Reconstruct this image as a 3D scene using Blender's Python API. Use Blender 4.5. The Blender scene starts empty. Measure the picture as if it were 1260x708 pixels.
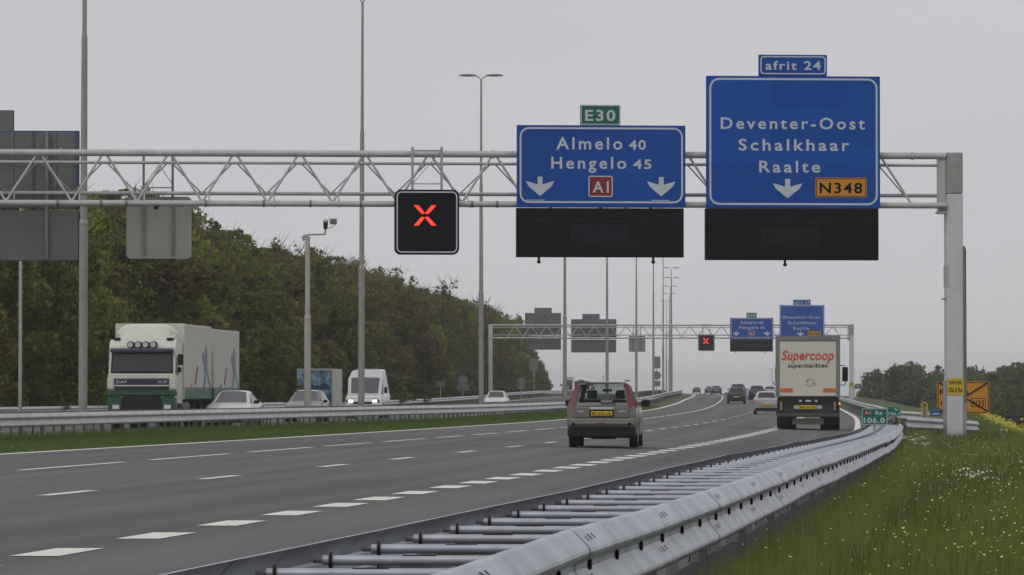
import bpy, math, random
import numpy as np
from mathutils import Vector, Matrix
R = math.radians
S = bpy.context.scene
COL = S.collection
random.seed(7)

# ------------------------------------------------------------------ camera
CAMZ = 1.4
F = 5800.0
cd = bpy.data.cameras.new('camera'); cam = bpy.data.objects.new('camera', cd); COL.objects.link(cam)
cd.sensor_width = 36; cd.lens = F*36/1260; cd.clip_start = .5; cd.clip_end = 12000
cam.location = (0, 0, CAMZ); cam.rotation_euler = (R(90) + math.atan(128/F), 0, 0)
S.camera = cam

# ------------------------------------------------------------------ sky and sun (overcast)
SUN_EL, SUN_AZ = R(48), R(215)
w = bpy.data.worlds.new("World"); S.world = w; w.use_nodes = True
nt = w.node_tree; nt.nodes.clear()
out = nt.nodes.new('ShaderNodeOutputWorld'); bg = nt.nodes.new('ShaderNodeBackground')
sky = nt.nodes.new('ShaderNodeTexSky'); sky.sky_type = 'NISHITA'; sky.sun_disc = False
sky.sun_elevation = SUN_EL; sky.sun_rotation = SUN_AZ; sky.air_density = 1; sky.dust_density = 4
hs = nt.nodes.new('ShaderNodeHueSaturation'); hs.inputs['Saturation'].default_value = .25
nt.links.new(sky.outputs[0], hs.inputs['Color'])
# the closed cloud layer over it: an even grey, very softly mottled
tc = nt.nodes.new('ShaderNodeTexCoord'); nz = nt.nodes.new('ShaderNodeTexNoise')
nz.inputs['Scale'].default_value = 3.2; nz.inputs['Detail'].default_value = 3
mp = nt.nodes.new('ShaderNodeMapping'); mp.inputs['Scale'].default_value = (1, 1, 3)
nt.links.new(tc.outputs['Generated'], mp.inputs[0]); nt.links.new(mp.outputs[0], nz.inputs['Vector'])
cr = nt.nodes.new('ShaderNodeValToRGB')
cr.color_ramp.elements[0].position = .3; cr.color_ramp.elements[0].color = (5.65, 5.62, 5.92, 1)
cr.color_ramp.elements[1].position = .7; cr.color_ramp.elements[1].color = (6.45, 6.38, 6.62, 1)
nt.links.new(nz.outputs[0], cr.inputs[0])
mx = nt.nodes.new('ShaderNodeMixRGB'); mx.inputs[0].default_value = .93
nt.links.new(hs.outputs[0], mx.inputs[1]); nt.links.new(cr.outputs[0], mx.inputs[2])
nt.links.new(mx.outputs[0], bg.inputs[0]); bg.inputs[1].default_value = .1
nt.links.new(bg.outputs[0], out.inputs[0])
sd = bpy.data.lights.new('sun', 'SUN'); sun = bpy.data.objects.new('sun', sd); COL.objects.link(sun)
sd.energy = .6; sd.angle = R(25); sd.color = (1, .96, .9)
sun.rotation_euler = (R(90)-SUN_EL, 0, R(180)-SUN_AZ)
S.view_settings.view_transform = 'Standard'; S.view_settings.look = 'None'
S.cycles.volume_bounces = 2; S.cycles.max_bounces = 8
S.view_settings.exposure = 0; S.view_settings.gamma = 1

# ------------------------------------------------------------------ curves of the place
def pch(pts):
    xs = np.array([p[0] for p in pts], float); ys = np.array([p[1] for p in pts], float)
    h = np.diff(xs); d = np.diff(ys)/h; m = np.zeros(len(xs)); m[0] = d[0]; m[-1] = d[-1]
    for i in range(1, len(xs)-1):
        m[i] = 0 if d[i-1]*d[i] <= 0 else (h[i-1]+h[i])/(h[i-1]/d[i]+h[i]/d[i-1])
    def f(x):
        x = np.asarray(x, float); i = np.clip(np.searchsorted(xs, x)-1, 0, len(xs)-2); t = (x-xs[i])/h[i]
        r = (2*t**3-3*t*t+1)*ys[i]+(t**3-2*t*t+t)*h[i]*m[i]+(3*t*t-2*t**3)*ys[i+1]+(t**3-t*t)*h[i]*m[i+1]
        r = np.where(x < xs[0], ys[0]+m[0]*(x-xs[0]), r); return np.where(x > xs[-1], ys[-1]+m[-1]*(x-xs[-1]), r)
    return f
def ss(a, b, x):
    t = np.clip((x-a)/(b-a), 0, 1); return t*t*(3-2*t)
rise = pch([(-200, 0), (330, 0), (440, .24), (513, .55), (760, .87), (1000, .95), (1150, .7), (1500, -4), (6600, -8)])
PR = [2.0235750091405826e-05, -0.0028929098343352696, 0.12204091837390435, 0.24633430548302268, -6.597944110742567]
def _e(Y): return np.polyval(PR, np.sqrt(Y+30))
def rail(Y):
    Y = np.asarray(Y, float); Yc = np.clip(Y, 5, 1100); v = _e(Yc)
    v = np.where(Y < 5, v + (Y-5)*.118, v); return np.where(Y > 1100, v + (Y-1100)*.026, v)
Lo = pch([(0, -22.6), (50, -21.6), (104, -19.8), (134, -18.73), (162, -17.81), (189, -16.99), (239, -15.95), (350, -15.8), (1200, -15.8)])
Ao = pch([(0, -16.6), (50, -15.8), (83, -15.27), (118, -14.6), (150, -13.65), (178, -12.95), (242, -12.25), (1200, -12.1)])
Bo = pch([(0, -11.6), (64, -10.91), (98, -10.2), (128, -9.52), (168, -8.85), (198, -8.36), (250, -8.13), (1200, -8)])
Co = pch([(0, -6.5), (41, -6.4), (62, -6.3), (85, -6.1), (106, -5.86), (129, -5.5), (182, -4.85), (240, -4.6), (1200, -4.4)])
Ro = pch([(0, -1.65), (199, -1.55), (295, -1.28), (399, -1.12), (1200, -1.1)])
def L_(Y): return rail(Y)+Lo(Y)
M1 = pch([(0, -8), (104, -6.8), (150, -6.2), (203, -4.6), (225, -3.6), (250, -3.1), (290, -2.8), (414, -2.3), (620, -2.1), (1200, -1.5)])
M2 = pch([(0, -9.3), (104, -8.4), (150, -7.5), (176, -6.5), (203, -6.4), (261, -6.3), (350, -6.3), (620, -5.5), (1200, -4)])
ue = pch([(-60, 3.1), (130, 3.2), (180, 3.6), (270, 5), (400, 5.5), (1200, 6)])
def h(X, Y):
    u = X-rail(Y)
    z = rise(Y)-.2*ss(35, 110, Y)*ss(-9, -.5, u)*(1-ss(-.1, .5, u))+.16*ss(-.1, .25, u)*(1-ss(95, 150, Y))
    k = np.maximum(0, u-ue(Y)); fall = 4.2*(1-np.exp(-k*.13-.03*k*k))
    return z-fall*(1-ss(900, 1500, Y))
def hz(x, y): return float(h(x, y))
def px(p, Y): return (p-630)/F*Y        # X of an object known to stand at depth Y
def head(fn, Y): return math.atan2(float(fn(Y+4)-fn(Y-4)), 8.0)

# ------------------------------------------------------------------ materials
MATS = {}
def mat(name, col, rough=.6, metal=0, noise=0, nscale=8, bump=0, bscale=40, emit=None, col2=None, coat=0, spec=.5):
    if name in MATS: return MATS[name]
    m = bpy.data.materials.new(name); m.use_nodes = True; t = m.node_tree; b = t.nodes['Principled BSDF']
    b.inputs['Base Color'].default_value = (*col, 1); b.inputs['Roughness'].default_value = rough; b.inputs['Metallic'].default_value = metal
    b.inputs['Specular IOR Level'].default_value = spec
    if coat: b.inputs['Coat Weight'].default_value = coat; b.inputs['Coat Roughness'].default_value = .08
    if noise or bump:
        c = t.nodes.new('ShaderNodeTexCoord')
    if noise:
        n = t.nodes.new('ShaderNodeTexNoise'); n.inputs['Scale'].default_value = nscale; n.inputs['Detail'].default_value = 6; n.inputs['Roughness'].default_value = .65
        t.links.new(c.outputs['Object'], n.inputs['Vector'])
        r = t.nodes.new('ShaderNodeValToRGB'); r.color_ramp.elements[0].position = .32; r.color_ramp.elements[1].position = .7
        c2 = col2 or tuple(x*(1-noise) for x in col)
        r.color_ramp.elements[0].color = (*c2, 1); r.color_ramp.elements[1].color = (*(col if col2 else tuple(min(1, x*(1+noise*.5)) for x in col)), 1)
        t.links.new(n.outputs[0], r.inputs[0]); t.links.new(r.outputs[0], b.inputs['Base Color'])
    if bump:
        n2 = t.nodes.new('ShaderNodeTexNoise'); n2.inputs['Scale'].default_value = bscale; n2.inputs['Detail'].default_value = 4
        t.links.new(c.outputs['Object'], n2.inputs['Vector'])
        bp = t.nodes.new('ShaderNodeBump'); bp.inputs['Strength'].default_value = bump; bp.inputs['Distance'].default_value = .02
        t.links.new(n2.outputs[0], bp.inputs['Height']); t.links.new(bp.outputs[0], b.inputs['Normal'])
    if emit:
        b.inputs['Emission Color'].default_value = (*emit[0], 1); b.inputs['Emission Strength'].default_value = emit[1]
    MATS[name] = m; return m

STEEL = mat('galvanised_steel', (.40, .41, .43), .5, .35, .22, 1.6, .15, 14)
STEELD = mat('weathered_steel', (.22, .22, .23), .6, .3, .35, 3)
BEAM = mat('galvanised_beam', (.47, .49, .56), .42, .4, .34, 1.7, .1, 8)
POSTM = mat('post_steel', (.10, .10, .10), .65, .2, .3, 4)
BEAM2 = mat('galvanised_beam_dull', (.54, .545, .57), .5, .3, .25, .7)
CHORD = mat('gantry_paint', (.50, .50, .505), .5, .15, .18, 2)
POLEP = mat('gantry_pole_paint', (.60, .61, .61), .5, .05, .12, 1.5)
POLET = mat('gantry_pole_grey', (.33, .34, .32), .6, 0, .15, 2)
MAST = mat('mast_grey', (.33, .32, .295), .6, .15, .15, 1.5)
MASTL = mat('mast_beige', (.45, .44, .40), .6, .1, .2, 1.5)
BLUE2 = mat('sign_blue_new', (.0035, .080, .395), .5, 0, .06, .5, spec=.3)
BLUE = mat('sign_blue', (.003, .070, .355), .55, 0, .12, .5, spec=.3)
WHITE = mat('sign_white', (.52, .58, .62), .5)
GREEN = mat('sign_green', (.0, .12, .085), .5)
GREENL = mat('hecto_green', (.0, .16, .10), .5)
RED = mat('sign_red', (.22, .008, .02), .5)
ORANGE = mat('sign_orange', (.60, .25, .014), .5, 0, .1, 3)
YELL = mat('sign_yellow', (.6, .42, .03), .5)
BLACKP = mat('matrix_black', (.008, .008, .013), .5, 0, .3, 3, spec=.12)
BLACKQ = mat('matrix_lamella', (.015, .015, .021), .6, spec=.12)
BLACK = mat('black_plastic', (.010, .010, .011), .6, spec=.25)
INK = mat('ink_black', (.008, .007, .007), .7, spec=.15)
BACKG = mat('sign_back_grey', (.15, .16, .16), .6, .2, .15, 1.2)
BACKP = mat('panel_back_pale', (.32, .34, .30), .6, .1, .1, 1.2)
REDX = mat('lit_red', (.8, .04, .02), .4, emit=((1, .035, .015), 1.7))
RUBBER = mat('rubber', (.012, .012, .013), .85, spec=.2)
RIM = mat('rim', (.3, .3, .31), .4, .6)
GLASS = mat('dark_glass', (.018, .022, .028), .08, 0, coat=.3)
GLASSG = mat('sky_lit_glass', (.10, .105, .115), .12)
UNDER = mat('underbody', (.01, .01, .01), .8)
PLATE = mat('plate_yellow', (.65, .42, .03), .5)
LAMPR = mat('tail_lamp', (.25, .012, .015), .25, coat=.5)
LAMPW = mat('head_lamp', (.7, .72, .75), .15, .3, coat=.5)
LAMPON = mat('head_lamp_lit', (.9, .9, .85), .3, emit=((1, .97, .88), 1.0))
CHROME = mat('bright_trim', (.62, .63, .66), .2, .8)
LINEW = mat('road_paint', (.84, .82, .74), .65, 0, .36, 16)
BARK = mat('bark', (.09, .07, .05), .9, 0, .4, 3)

def asphalt(name, base, hi):
    m = bpy.data.materials.new(name); m.use_nodes = True; t = m.node_tree; b = t.nodes['Principled BSDF']
    uv = t.nodes.new('ShaderNodeUVMap'); sp = t.nodes.new('ShaderNodeSeparateXYZ'); t.links.new(uv.outputs[0], sp.inputs[0])
    # wheel tracks: bands across the width, worn smoother and a little paler or darker
    w1 = t.nodes.new('ShaderNodeTexNoise'); w1.noise_dimensions = '2D'; w1.inputs['Scale'].default_value = 1; w1.inputs['Detail'].default_value = 5
    mp = t.nodes.new('ShaderNodeMapping'); mp.inputs['Scale'].default_value = (1.1, .012, 1); t.links.new(uv.outputs[0], mp.inputs[0]); t.links.new(mp.outputs[0], w1.inputs[0])
    w2 = t.nodes.new('ShaderNodeTexNoise'); w2.inputs['Scale'].default_value = 28; w2.inputs['Detail'].default_value = 5
    w3 = t.nodes.new('ShaderNodeTexNoise'); w3.inputs['Scale'].default_value = .12; w3.inputs['Detail'].default_value = 4
    tc = t.nodes.new('ShaderNodeTexCoord')
    for q in (w2, w3): t.links.new(tc.outputs['Object'], q.inputs[0])
    a = t.nodes.new('ShaderNodeMath'); a.operation = 'MULTIPLY_ADD'; a.inputs[1].default_value = .46; t.links.new(w2.outputs[0], a.inputs[0])
    a2 = t.nodes.new('ShaderNodeMath'); a2.operation = 'MULTIPLY_ADD'; a2.inputs[1].default_value = .62; t.links.new(w1.outputs[0], a2.inputs[0]); 
    a3 = t.nodes.new('ShaderNodeMath'); a3.operation = 'MULTIPLY'; a3.inputs[1].default_value = .25; t.links.new(w3.outputs[0], a3.inputs[0])
    t.links.new(a3.outputs[0], a2.inputs[2]); t.links.new(a2.outputs[0], a.inputs[2])
    r = t.nodes.new('ShaderNodeValToRGB'); r.color_ramp.elements[0].position = .50; r.color_ramp.elements[1].position = .80
    r.color_ramp.elements[0].color = (*base, 1); r.color_ramp.elements[1].color = (*hi, 1)
    t.links.new(a.outputs[0], r.inputs[0]); t.links.new(r.outputs[0], b.inputs['Base Color']); b.inputs['Roughness'].default_value = .82
    bp = t.nodes.new('ShaderNodeBump'); bp.inputs['Strength'].default_value = .35; bp.inputs['Distance'].default_value = .01
    t.links.new(w2.outputs[0], bp.inputs['Height']); t.links.new(bp.outputs[0], b.inputs['Normal'])
    MATS[name] = m; return m
ASPH = asphalt('asphalt', (.066, .065, .064), (.128, .125, .122))

def groundmat():
    m = bpy.data.materials.new('verge_ground'); m.use_nodes = True; t = m.node_tree; b = t.nodes['Principled BSDF']
    tc = t.nodes.new('ShaderNodeTexCoord'); n = t.nodes.new('ShaderNodeTexNoise'); n.inputs['Scale'].default_value = .35; n.inputs['Detail'].default_value = 8; n.inputs['Roughness'].default_value = .7
    t.links.new(tc.outputs['Object'], n.inputs[0])
    r = t.nodes.new('ShaderNodeValToRGB'); e = r.color_ramp.elements
    e[0].position = .3; e[0].color = (.055, .075, .018, 1); e[1].position = .72; e[1].color = (.11, .15, .035, 1)
    x = e.new(.5); x.color = (.070, .092, .024, 1)
    n2 = t.nodes.new('ShaderNodeTexNoise'); n2.inputs['Scale'].default_value = 14; n2.inputs['Detail'].default_value = 6; t.links.new(tc.outputs['Object'], n2.inputs[0])
    t.links.new(n.outputs[0], r.inputs[0]); t.links.new(r.outputs[0], b.inputs['Base Color']); b.inputs['Roughness'].default_value = .95
    bp = t.nodes.new('ShaderNodeBump'); bp.inputs['Strength'].default_value = .9; bp.inputs['Distance'].default_value = .08
    t.links.new(n2.outputs[0], bp.inputs['Height']); t.links.new(bp.outputs[0], b.inputs['Normal']); MATS['g'] = m; return m
GROUND = groundmat()
GRAVEL = mat('rail_bed', (.032, .029, .025), .95, 0, .5, 3, .6, 30)  # extra dark: the shade beneath the rail spacers is put into this colour

def leafmat(name, cols, sc=.5, transl=.32):
    m = bpy.data.materials.new(name); m.use_nodes = True; t = m.node_tree; b = t.nodes['Principled BSDF']
    oi = t.nodes.new('ShaderNodeObjectInfo'); tc = t.nodes.new('ShaderNodeTexCoord')
    n = t.nodes.new('ShaderNodeTexNoise'); n.inputs['Scale'].default_value = sc; n.inputs['Detail'].default_value = 5; n.inputs['Roughness'].default_value = .7
    t.links.new(tc.outputs['Object'], n.inputs[0])
    a = t.nodes.new('ShaderNodeMath'); a.operation = 'MULTIPLY_ADD'; a.inputs[1].default_value = 1.1; t.links.new(oi.outputs['Random'], a.inputs[0])
    a2 = t.nodes.new('ShaderNodeMath'); a2.operation = 'MULTIPLY_ADD'; a2.inputs[1].default_value = .85; a2.inputs[2].default_value = -.425; t.links.new(n.outputs[0], a2.inputs[0])
    t.links.new(a2.outputs[0], a.inputs[2])
    r = t.nodes.new('ShaderNodeValToRGB'); e = r.color_ramp.elements
    e[0].position = 0; e[0].color = (*cols[0], 1); e[1].position = 1; e[1].color = (*cols[-1], 1)
    for i, c in enumerate(cols[1:-1]): q = e.new((i+1)/(len(cols)-1)); q.color = (*c, 1)
    t.links.new(a.outputs[0], r.inputs[0]); t.links.new(r.outputs[0], b.inputs['Base Color']); b.inputs['Roughness'].default_value = .7
    b.inputs['Specular IOR Level'].default_value = .25
    tr = t.nodes.new('ShaderNodeBsdfTranslucent'); t.links.new(r.outputs[0], tr.inputs[0])
    ms = t.nodes.new('ShaderNodeMixShader'); ms.inputs[0].default_value = transl
    o = t.nodes['Material Output']; t.links.new(b.outputs[0], ms.inputs[1]); t.links.new(tr.outputs[0], ms.inputs[2]); t.links.new(ms.outputs[0], o.inputs[0])
    MATS[name] = m; return m
LEAFA = leafmat('spring_leaves', [(.085, .118, .018), (.180, .205, .030), (.160, .145, .030), (.130, .165, .024), (.240, .262, .042)])
LEAFB = leafmat('brown_leaves', [(.125, .104, .034), (.185, .148, .046), (.130, .135, .030), (.180, .172, .042)])
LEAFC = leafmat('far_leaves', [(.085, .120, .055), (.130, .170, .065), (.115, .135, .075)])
GRASSM = leafmat('grass_blades', [(.080, .142, .026), (.132, .205, .036), (.175, .225, .048), (.245, .240, .100)], 1.2, .35)
GRASSD = leafmat('dry_stalks', [(.14, .12, .05), (.10, .09, .04), (.12, .07, .04)], 3, .3)
PETW = mat('white_petals', (.62, .62, .52), .7); PETY = mat('yellow_petals', (.38, .34, .03), .7); PETC = mat('pale_yellow_petals', (.42, .42, .14), .7)

# ------------------------------------------------------------------ mesh helpers
class MB:
    def __init__(s): s.v = []; s.f = []; s.mi = []; s.m = []; s.sm = []
    def _m(s, m):
        if m not in s.m: s.m.append(m)
        return s.m.index(m)
    def add(s, vs, fs, m, smooth=False):
        o = len(s.v); s.v += [tuple(v) for v in vs]; k = s._m(m)
        for f in fs: s.f.append(tuple(i+o for i in f)); s.mi.append(k); s.sm.append(smooth)
        return s
    def box(s, x0, x1, y0, y1, z0, z1, m, bev=0):
        if bev:
            b = min(bev, (x1-x0)*.45, (y1-y0)*.45, (z1-z0)*.45); vs = []
            for z, k in ((z0, b), (z0+b, 0), (z1-b, 0), (z1, b)):
                c = b
                vs += [(x0+k+c*(k == 0), y0+k, z), (x1-k-c*(k == 0), y0+k, z), (x1-k, y0+k+c*(k == 0), z), (x1-k, y1-k-c*(k == 0), z),
                       (x1-k-c*(k == 0), y1-k, z), (x0+k+c*(k == 0), y1-k, z), (x0+k, y1-k-c*(k == 0), z), (x0+k, y0+k+c*(k == 0), z)]
            fs = [tuple(range(7, -1, -1)), tuple(range(24, 32))]
            for r in range(3):
                for i in range(8): j = (i+1) % 8; fs.append((r*8+i, r*8+j, r*8+8+j, r*8+8+i))
            return s.add(vs, fs, m)
        vs = [(x, y, z) for z in (z0, z1) for x, y in ((x0, y0), (x1, y0), (x1, y1), (x0, y1))]
        return s.add(vs, [(3, 2, 1, 0), (4, 5, 6, 7), (0, 1, 5, 4), (1, 2, 6, 5), (2, 3, 7, 6), (3, 0, 4, 7)], m)
    def tube(s, p, q, r, m, r2=None, n=10, cap=True, smooth=True):
        p = Vector(p); q = Vector(q); r2 = r if r2 is None else r2; d = (q-p).normalized()
        a = d.orthogonal().normalized(); b = d.cross(a); vs = []
        for c, rr in ((p, r), (q, r2)):
            for i in range(n):
                t = 2*math.pi*i/n; vs.append(c+a*math.cos(t)*rr+b*math.sin(t)*rr)
        s.add(vs, [(i, (i+1) % n, n+(i+1) % n, n+i) for i in range(n)], m, smooth)
        if cap: s.add(vs, [tuple(range(n-1, -1, -1)), tuple(range(n, 2*n))], m)
        return s
    def path(s, pts, r, m, n=8):
        for a, b in zip(pts, pts[1:]): s.tube(a, b, r, m, n=n)
        return s
    def ell(s, c, r, m, nu=12, nv=7):
        vs = []; fs = []
        for j in range(nv+1):
            ph = math.pi*j/nv
            for i in range(nu):
                t = 2*math.pi*i/nu; vs.append((c[0]+r[0]*math.sin(ph)*math.cos(t), c[1]+r[1]*math.sin(ph)*math.sin(t), c[2]+r[2]*math.cos(ph)))
        for j in range(nv):
            for i in range(nu): fs.append((j*nu+i, (j+1)*nu+i, (j+1)*nu+(i+1) % nu, j*nu+(i+1) % nu))
        return s.add(vs, fs, m, True)
    def prism(s, poly, y0, y1, m):           # outline in x,z extruded along y (front face at y0)
        n = len(poly); vs = [(x, y0, z) for x, z in poly]+[(x, y1, z) for x, z in poly]
        return s.add(vs, [tuple(range(n)), tuple(range(2*n-1, n-1, -1))]+[(i, n+i, n+(i+1) % n, (i+1) % n) for i in range(n)], m)
    def plate(s, a, b, c, d, m, off=.012, inset=.06, th=.02):
        P = [Vector(p) for p in (a, b, c, d)]; cen = sum(P, Vector())/4
        n = (P[2]-P[0]).cross(P[3]-P[1]).normalized(); Q = [p+(cen-p)*inset for p in P]
        vs = [q+n*off for q in Q]+[q-n*th for q in Q]
        return s.add(vs, [(0, 1, 2, 3), (7, 6, 5, 4), (0, 4, 5, 1), (1, 5, 6, 2), (2, 6, 7, 3), (3, 7, 4, 0)], m)
    def mesh(s, name):
        me = bpy.data.meshes.new(name); me.from_pydata([tuple(v) for v in s.v], [], s.f)
        for m in s.m: me.materials.append(m)
        me.polygons.foreach_set('material_index', s.mi); me.polygons.foreach_set('use_smooth', s.sm); me.update(); return me
    def obj(s, name, parent=None, **k): return link(name, s.mesh(name), parent, **k)
def link(name, me, parent=None, loc=None, rot=None, **k):
    o = bpy.data.objects.new(name, me); COL.objects.link(o)
    if parent: o.parent = parent
    if loc is not None: o.location = loc
    if rot is not None: o.rotation_euler = rot
    for a, b in k.items(): o[a] = b
    return o
def thing(name, label, cat, loc=(0, 0, 0), rz=0, group=None):
    o = bpy.data.objects.new(name, None); COL.objects.link(o); o.location = loc; o.rotation_euler = (0, 0, rz)
    o.empty_display_size = .3; o['label'] = label; o['category'] = cat
    if group: o['group'] = group
    return o
KIDS = {}
def copy_tree(o, parent=None, top=True):
    c = o.copy(); COL.objects.link(c); c.parent = parent
    for k in list(o.children): copy_tree(k, c, False)
    return c
def relabel(c, label, loc=None, rz=None):
    c['label'] = label
    if loc is not None: c.location = loc
    if rz is not None: c.rotation_euler = (0, 0, rz)
    return c
def rrect(x0, x1, z0, z1, r, n=6):
    p = []
    for cx, cz, a0 in ((x1-r, z1-r, 0), (x0+r, z1-r, 90), (x0+r, z0+r, 180), (x1-r, z0+r, 270)):
        for i in range(n+1):
            a = R(a0+90*i/n); p.append((cx+r*math.cos(a), cz+r*math.sin(a)))
    return p
def ring(mb, x0, x1, z0, z1, r, wd, y0, y1, m):
    A = rrect(x0, x1, z0, z1, r); B = rrect(x0+wd, x1-wd, z0+wd, z1-wd, max(.005, r-wd)); n = len(A)
    vs = [(x, y0, z) for x, z in A]+[(x, y0, z) for x, z in B]+[(x, y1, z) for x, z in A]+[(x, y1, z) for x, z in B]
    fs = []
    for i in range(n):
        j = (i+1) % n; fs += [(i, j, n+j, n+i), (2*n+i, i, j, 2*n+j)[::-1], (n+i, n+j, 3*n+j, 3*n+i)]
    mb.add(vs, fs, m); return mb
TXT = {}
def text(s, name, x0, x1, z0, z1, y, m, parent, shear=0, bold=.02, space=1.15, th=.004, flip=False):
    """lettering whose capitals stand from z0 to z1 and run from x0 to x1, facing -y (or +y)"""
    key = (s, shear, bold, space)
    if key not in TXT:
        c = bpy.data.curves.new('t', 'FONT'); c.body = s; c.offset = bold; c.space_character = space; c.shear = shear; c.resolution_u = 3
        o = bpy.data.objects.new('t', c); COL.objects.link(o); me = bpy.data.meshes.new_from_object(o)
        v = np.empty(len(me.vertices)*3); me.vertices.foreach_get('co', v); v = v.reshape(-1, 3)
        TXT[key] = (v, [tuple(p.vertices) for p in me.polygons]); bpy.data.objects.remove(o); bpy.data.curves.remove(c); bpy.data.meshes.remove(me)
    v, fs = TXT[key]
    cap = .729 if any(ch.isupper() or ch.isdigit() or ch in 'bdfhklt' for ch in s) else .55
    xa, xb = v[:, 0].min(), v[:, 0].max()
    X = x0+(v[:, 0]-xa)/(xb-xa)*(x1-x0); Z = z0+v[:, 1]/cap*(z1-z0)
    if flip: X = (x0+x1)-X
    mb = MB(); mb.add([(a, y, b) for a, b in zip(X, Z)], [f if not flip else f[::-1] for f in fs], m)
    return mb.obj(name, parent)

# ------------------------------------------------------------------ the ground
def strip(lf, rf, ys, n, zo, m, name, parent=None, zf=None):
    t = np.linspace(0, 1, n+1); Yg = np.asarray(ys, float)
    l = lf(Yg); r = rf(Yg); X = l[:, None]+(r-l)[:, None]*t[None]; YY = np.repeat(Yg[:, None], n+1, 1)
    Z = (zf or h)(X, YY)+zo
    V = np.stack([X, YY, Z], -1).reshape(-1, 3); W = n+1
    fs = [(i*W+j, i*W+j+1, (i+1)*W+j+1, (i+1)*W+j) for i in range(len(Yg)-1) for j in range(n)]
    me = bpy.data.meshes.new(name); me.from_pydata(V.tolist(), [], fs); me.materials.append(m)
    uv = me.uv_layers.new(name='UVMap'); U = np.stack([(X-rail(YY)), YY], -1).reshape(-1, 2)
    idx = np.empty(len(me.loops), dtype=np.int64); me.loops.foreach_get('vertex_index', idx); uv.data.foreach_set('uv', U[idx].ravel())
    me.polygons.foreach_set('use_smooth', [True]*len(me.polygons))
    return link(name, me, parent)
YS = list(range(-60, 0, 6))+list(range(0, 400, 3))+list(range(400, 1300, 8))
YT = YS+[1300, 1400, 1550, 1800, 2300, 3200, 4500, 6500]
def terrain():
    Yg = np.array(YT, float); rl = rail(Yg); ll = rl+Lo(Yg)
    cols = [ll+q for q in (-3000, -1200, -400, -150, -70, -40, -28, -23, -20, -18.6, -15, -12, -9, -8, -7, -6, -5, -4, -3, -2, -1, -.3)]
    cols += [ll*(1-k/28)+(rl-.6)*(k/28) for k in range(29)]
    cols += [rl+q for q in (-.3, 0, .3, .5, .7, .9, 1.1, 1.4, 2, 2.6, 3, 3.3, 3.7, 4.2, 5, 6, 7.5, 9, 12, 16, 22, 35, 60, 150, 500, 1500, 3000)]
    X = np.stack(cols, 1); YY = np.repeat(Yg[:, None], X.shape[1], 1); Z = h(X, YY)
    u = X-rail(YY); Z = Z-.05*((u > Lo(YY)-.25) & (u < -.2))      # lower under the carriageway
    um = X-L_(YY); Z = Z-.05*((um > -18.4) & (um < M2(YY)-.8))
    W = X.shape[1]; V = np.stack([X, YY, Z], -1).reshape(-1, 3)
    fs = [(i*W+j, i*W+j+1, (i+1)*W+j+1, (i+1)*W+j) for i in range(len(Yg)-1) for j in range(W-1)]
    me = bpy.data.meshes.new('ground'); me.from_pydata(V.tolist(), [], fs); me.materials.append(GROUND)
    me.polygons.foreach_set('use_smooth', [True]*len(me.polygons))
    return link('ground', me, kind='structure')
terrain()
road = strip(lambda y: L_(y)-.45, lambda y: rail(y)-.75, YS, 44, .012, ASPH, 'motorway'); road['kind'] = 'structure'
road2 = strip(lambda y: L_(y)-18.1, lambda y: L_(y)+M2(y)-1.0, YS, 12, .012, ASPH, 'opposite_carriageway'); road2['kind'] = 'structure'
bed = strip(lambda y: rail(y)-.76, lambda y: rail(y)+.16, [y for y in YS if y < 420], 3, .016, GRAVEL, 'gravel_strip'); bed['kind'] = 'structure'
RZ = .018
def mark(off, y0, y1, wd, name, parent, base=rail):
    n = max(1, int((y1-y0)/3)); ys = np.linspace(y0, y1, n+1)
    return strip(lambda y: base(y)+off(y)-wd/2, lambda y: base(y)+off(y)+wd/2, ys, 1, RZ, LINEW, name, parent)
def edge(off, wd, name, parent, base=rail, a=-60, b=1290):
    ys = [y for y in YS if a <= y <= b]; return strip(lambda y: base(y)+off(y)-wd/2, lambda y: base(y)+off(y)+wd/2, ys, 1, RZ, LINEW, name, parent)
edge(Lo, .30, 'edge_line', road); edge(Ro, .26, 'edge_line', road)
A = [11, 23, 35, 47, 59, 71, 83, 95.5, 107.7, 119.4, 130.2, 141.3, 150.6, 160.3, 170.2, 181, 192, 203, 214, 225, 236, 247, 258, 269, 280, 291, 302, 313]
for a, b in zip(A, A[1:]): mark(Ao, a, b-2.6 if b > 130 else a+9.6, .19, 'lane_dash', road)
edge(Ao, .16, 'lane_line', road, a=310)
Bc = [20, 31, 42, 53, 64.4, 76.2, 88.3, 97.8, 108.8, 118.9, 128.3, 138.2, 148.2, 158, 167.8, 175, 183, 191, 199, 209, 221, 234, 249, 263]+list(range(275, 900, 13))
for c in Bc: mark(Bo, c-1.6, c+1.6, .20, 'lane_dash', road)
Cc = [20, 24.1, 28.2, 32.3, 36.5, 40.7, 45.4, 49.8, 54, 58, 61.6, 65.4, 69.6, 73.3, 76.9, 80.7, 84.7, 88.5, 92.1, 95.7, 99.1, 102.4, 105.9]
while Cc[-1] < 330: Cc.append(Cc[-1]+3.45)
for c in Cc: mark(Co, c-1.0, c+1.0, .42, 'block_mark', road)
k0 = lambda v: (lambda y: np.zeros_like(np.asarray(y, float))+v)
edge(k0(-17.5), .2, 'edge_line', road2, L_); edge(lambda y: M2(y)-1.6, .2, 'edge_line', road2, L_)
for c in range(100, 700, 12): mark(k0(-13.2), c, c+3, .15, 'lane_dash', road2, L_)

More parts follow.
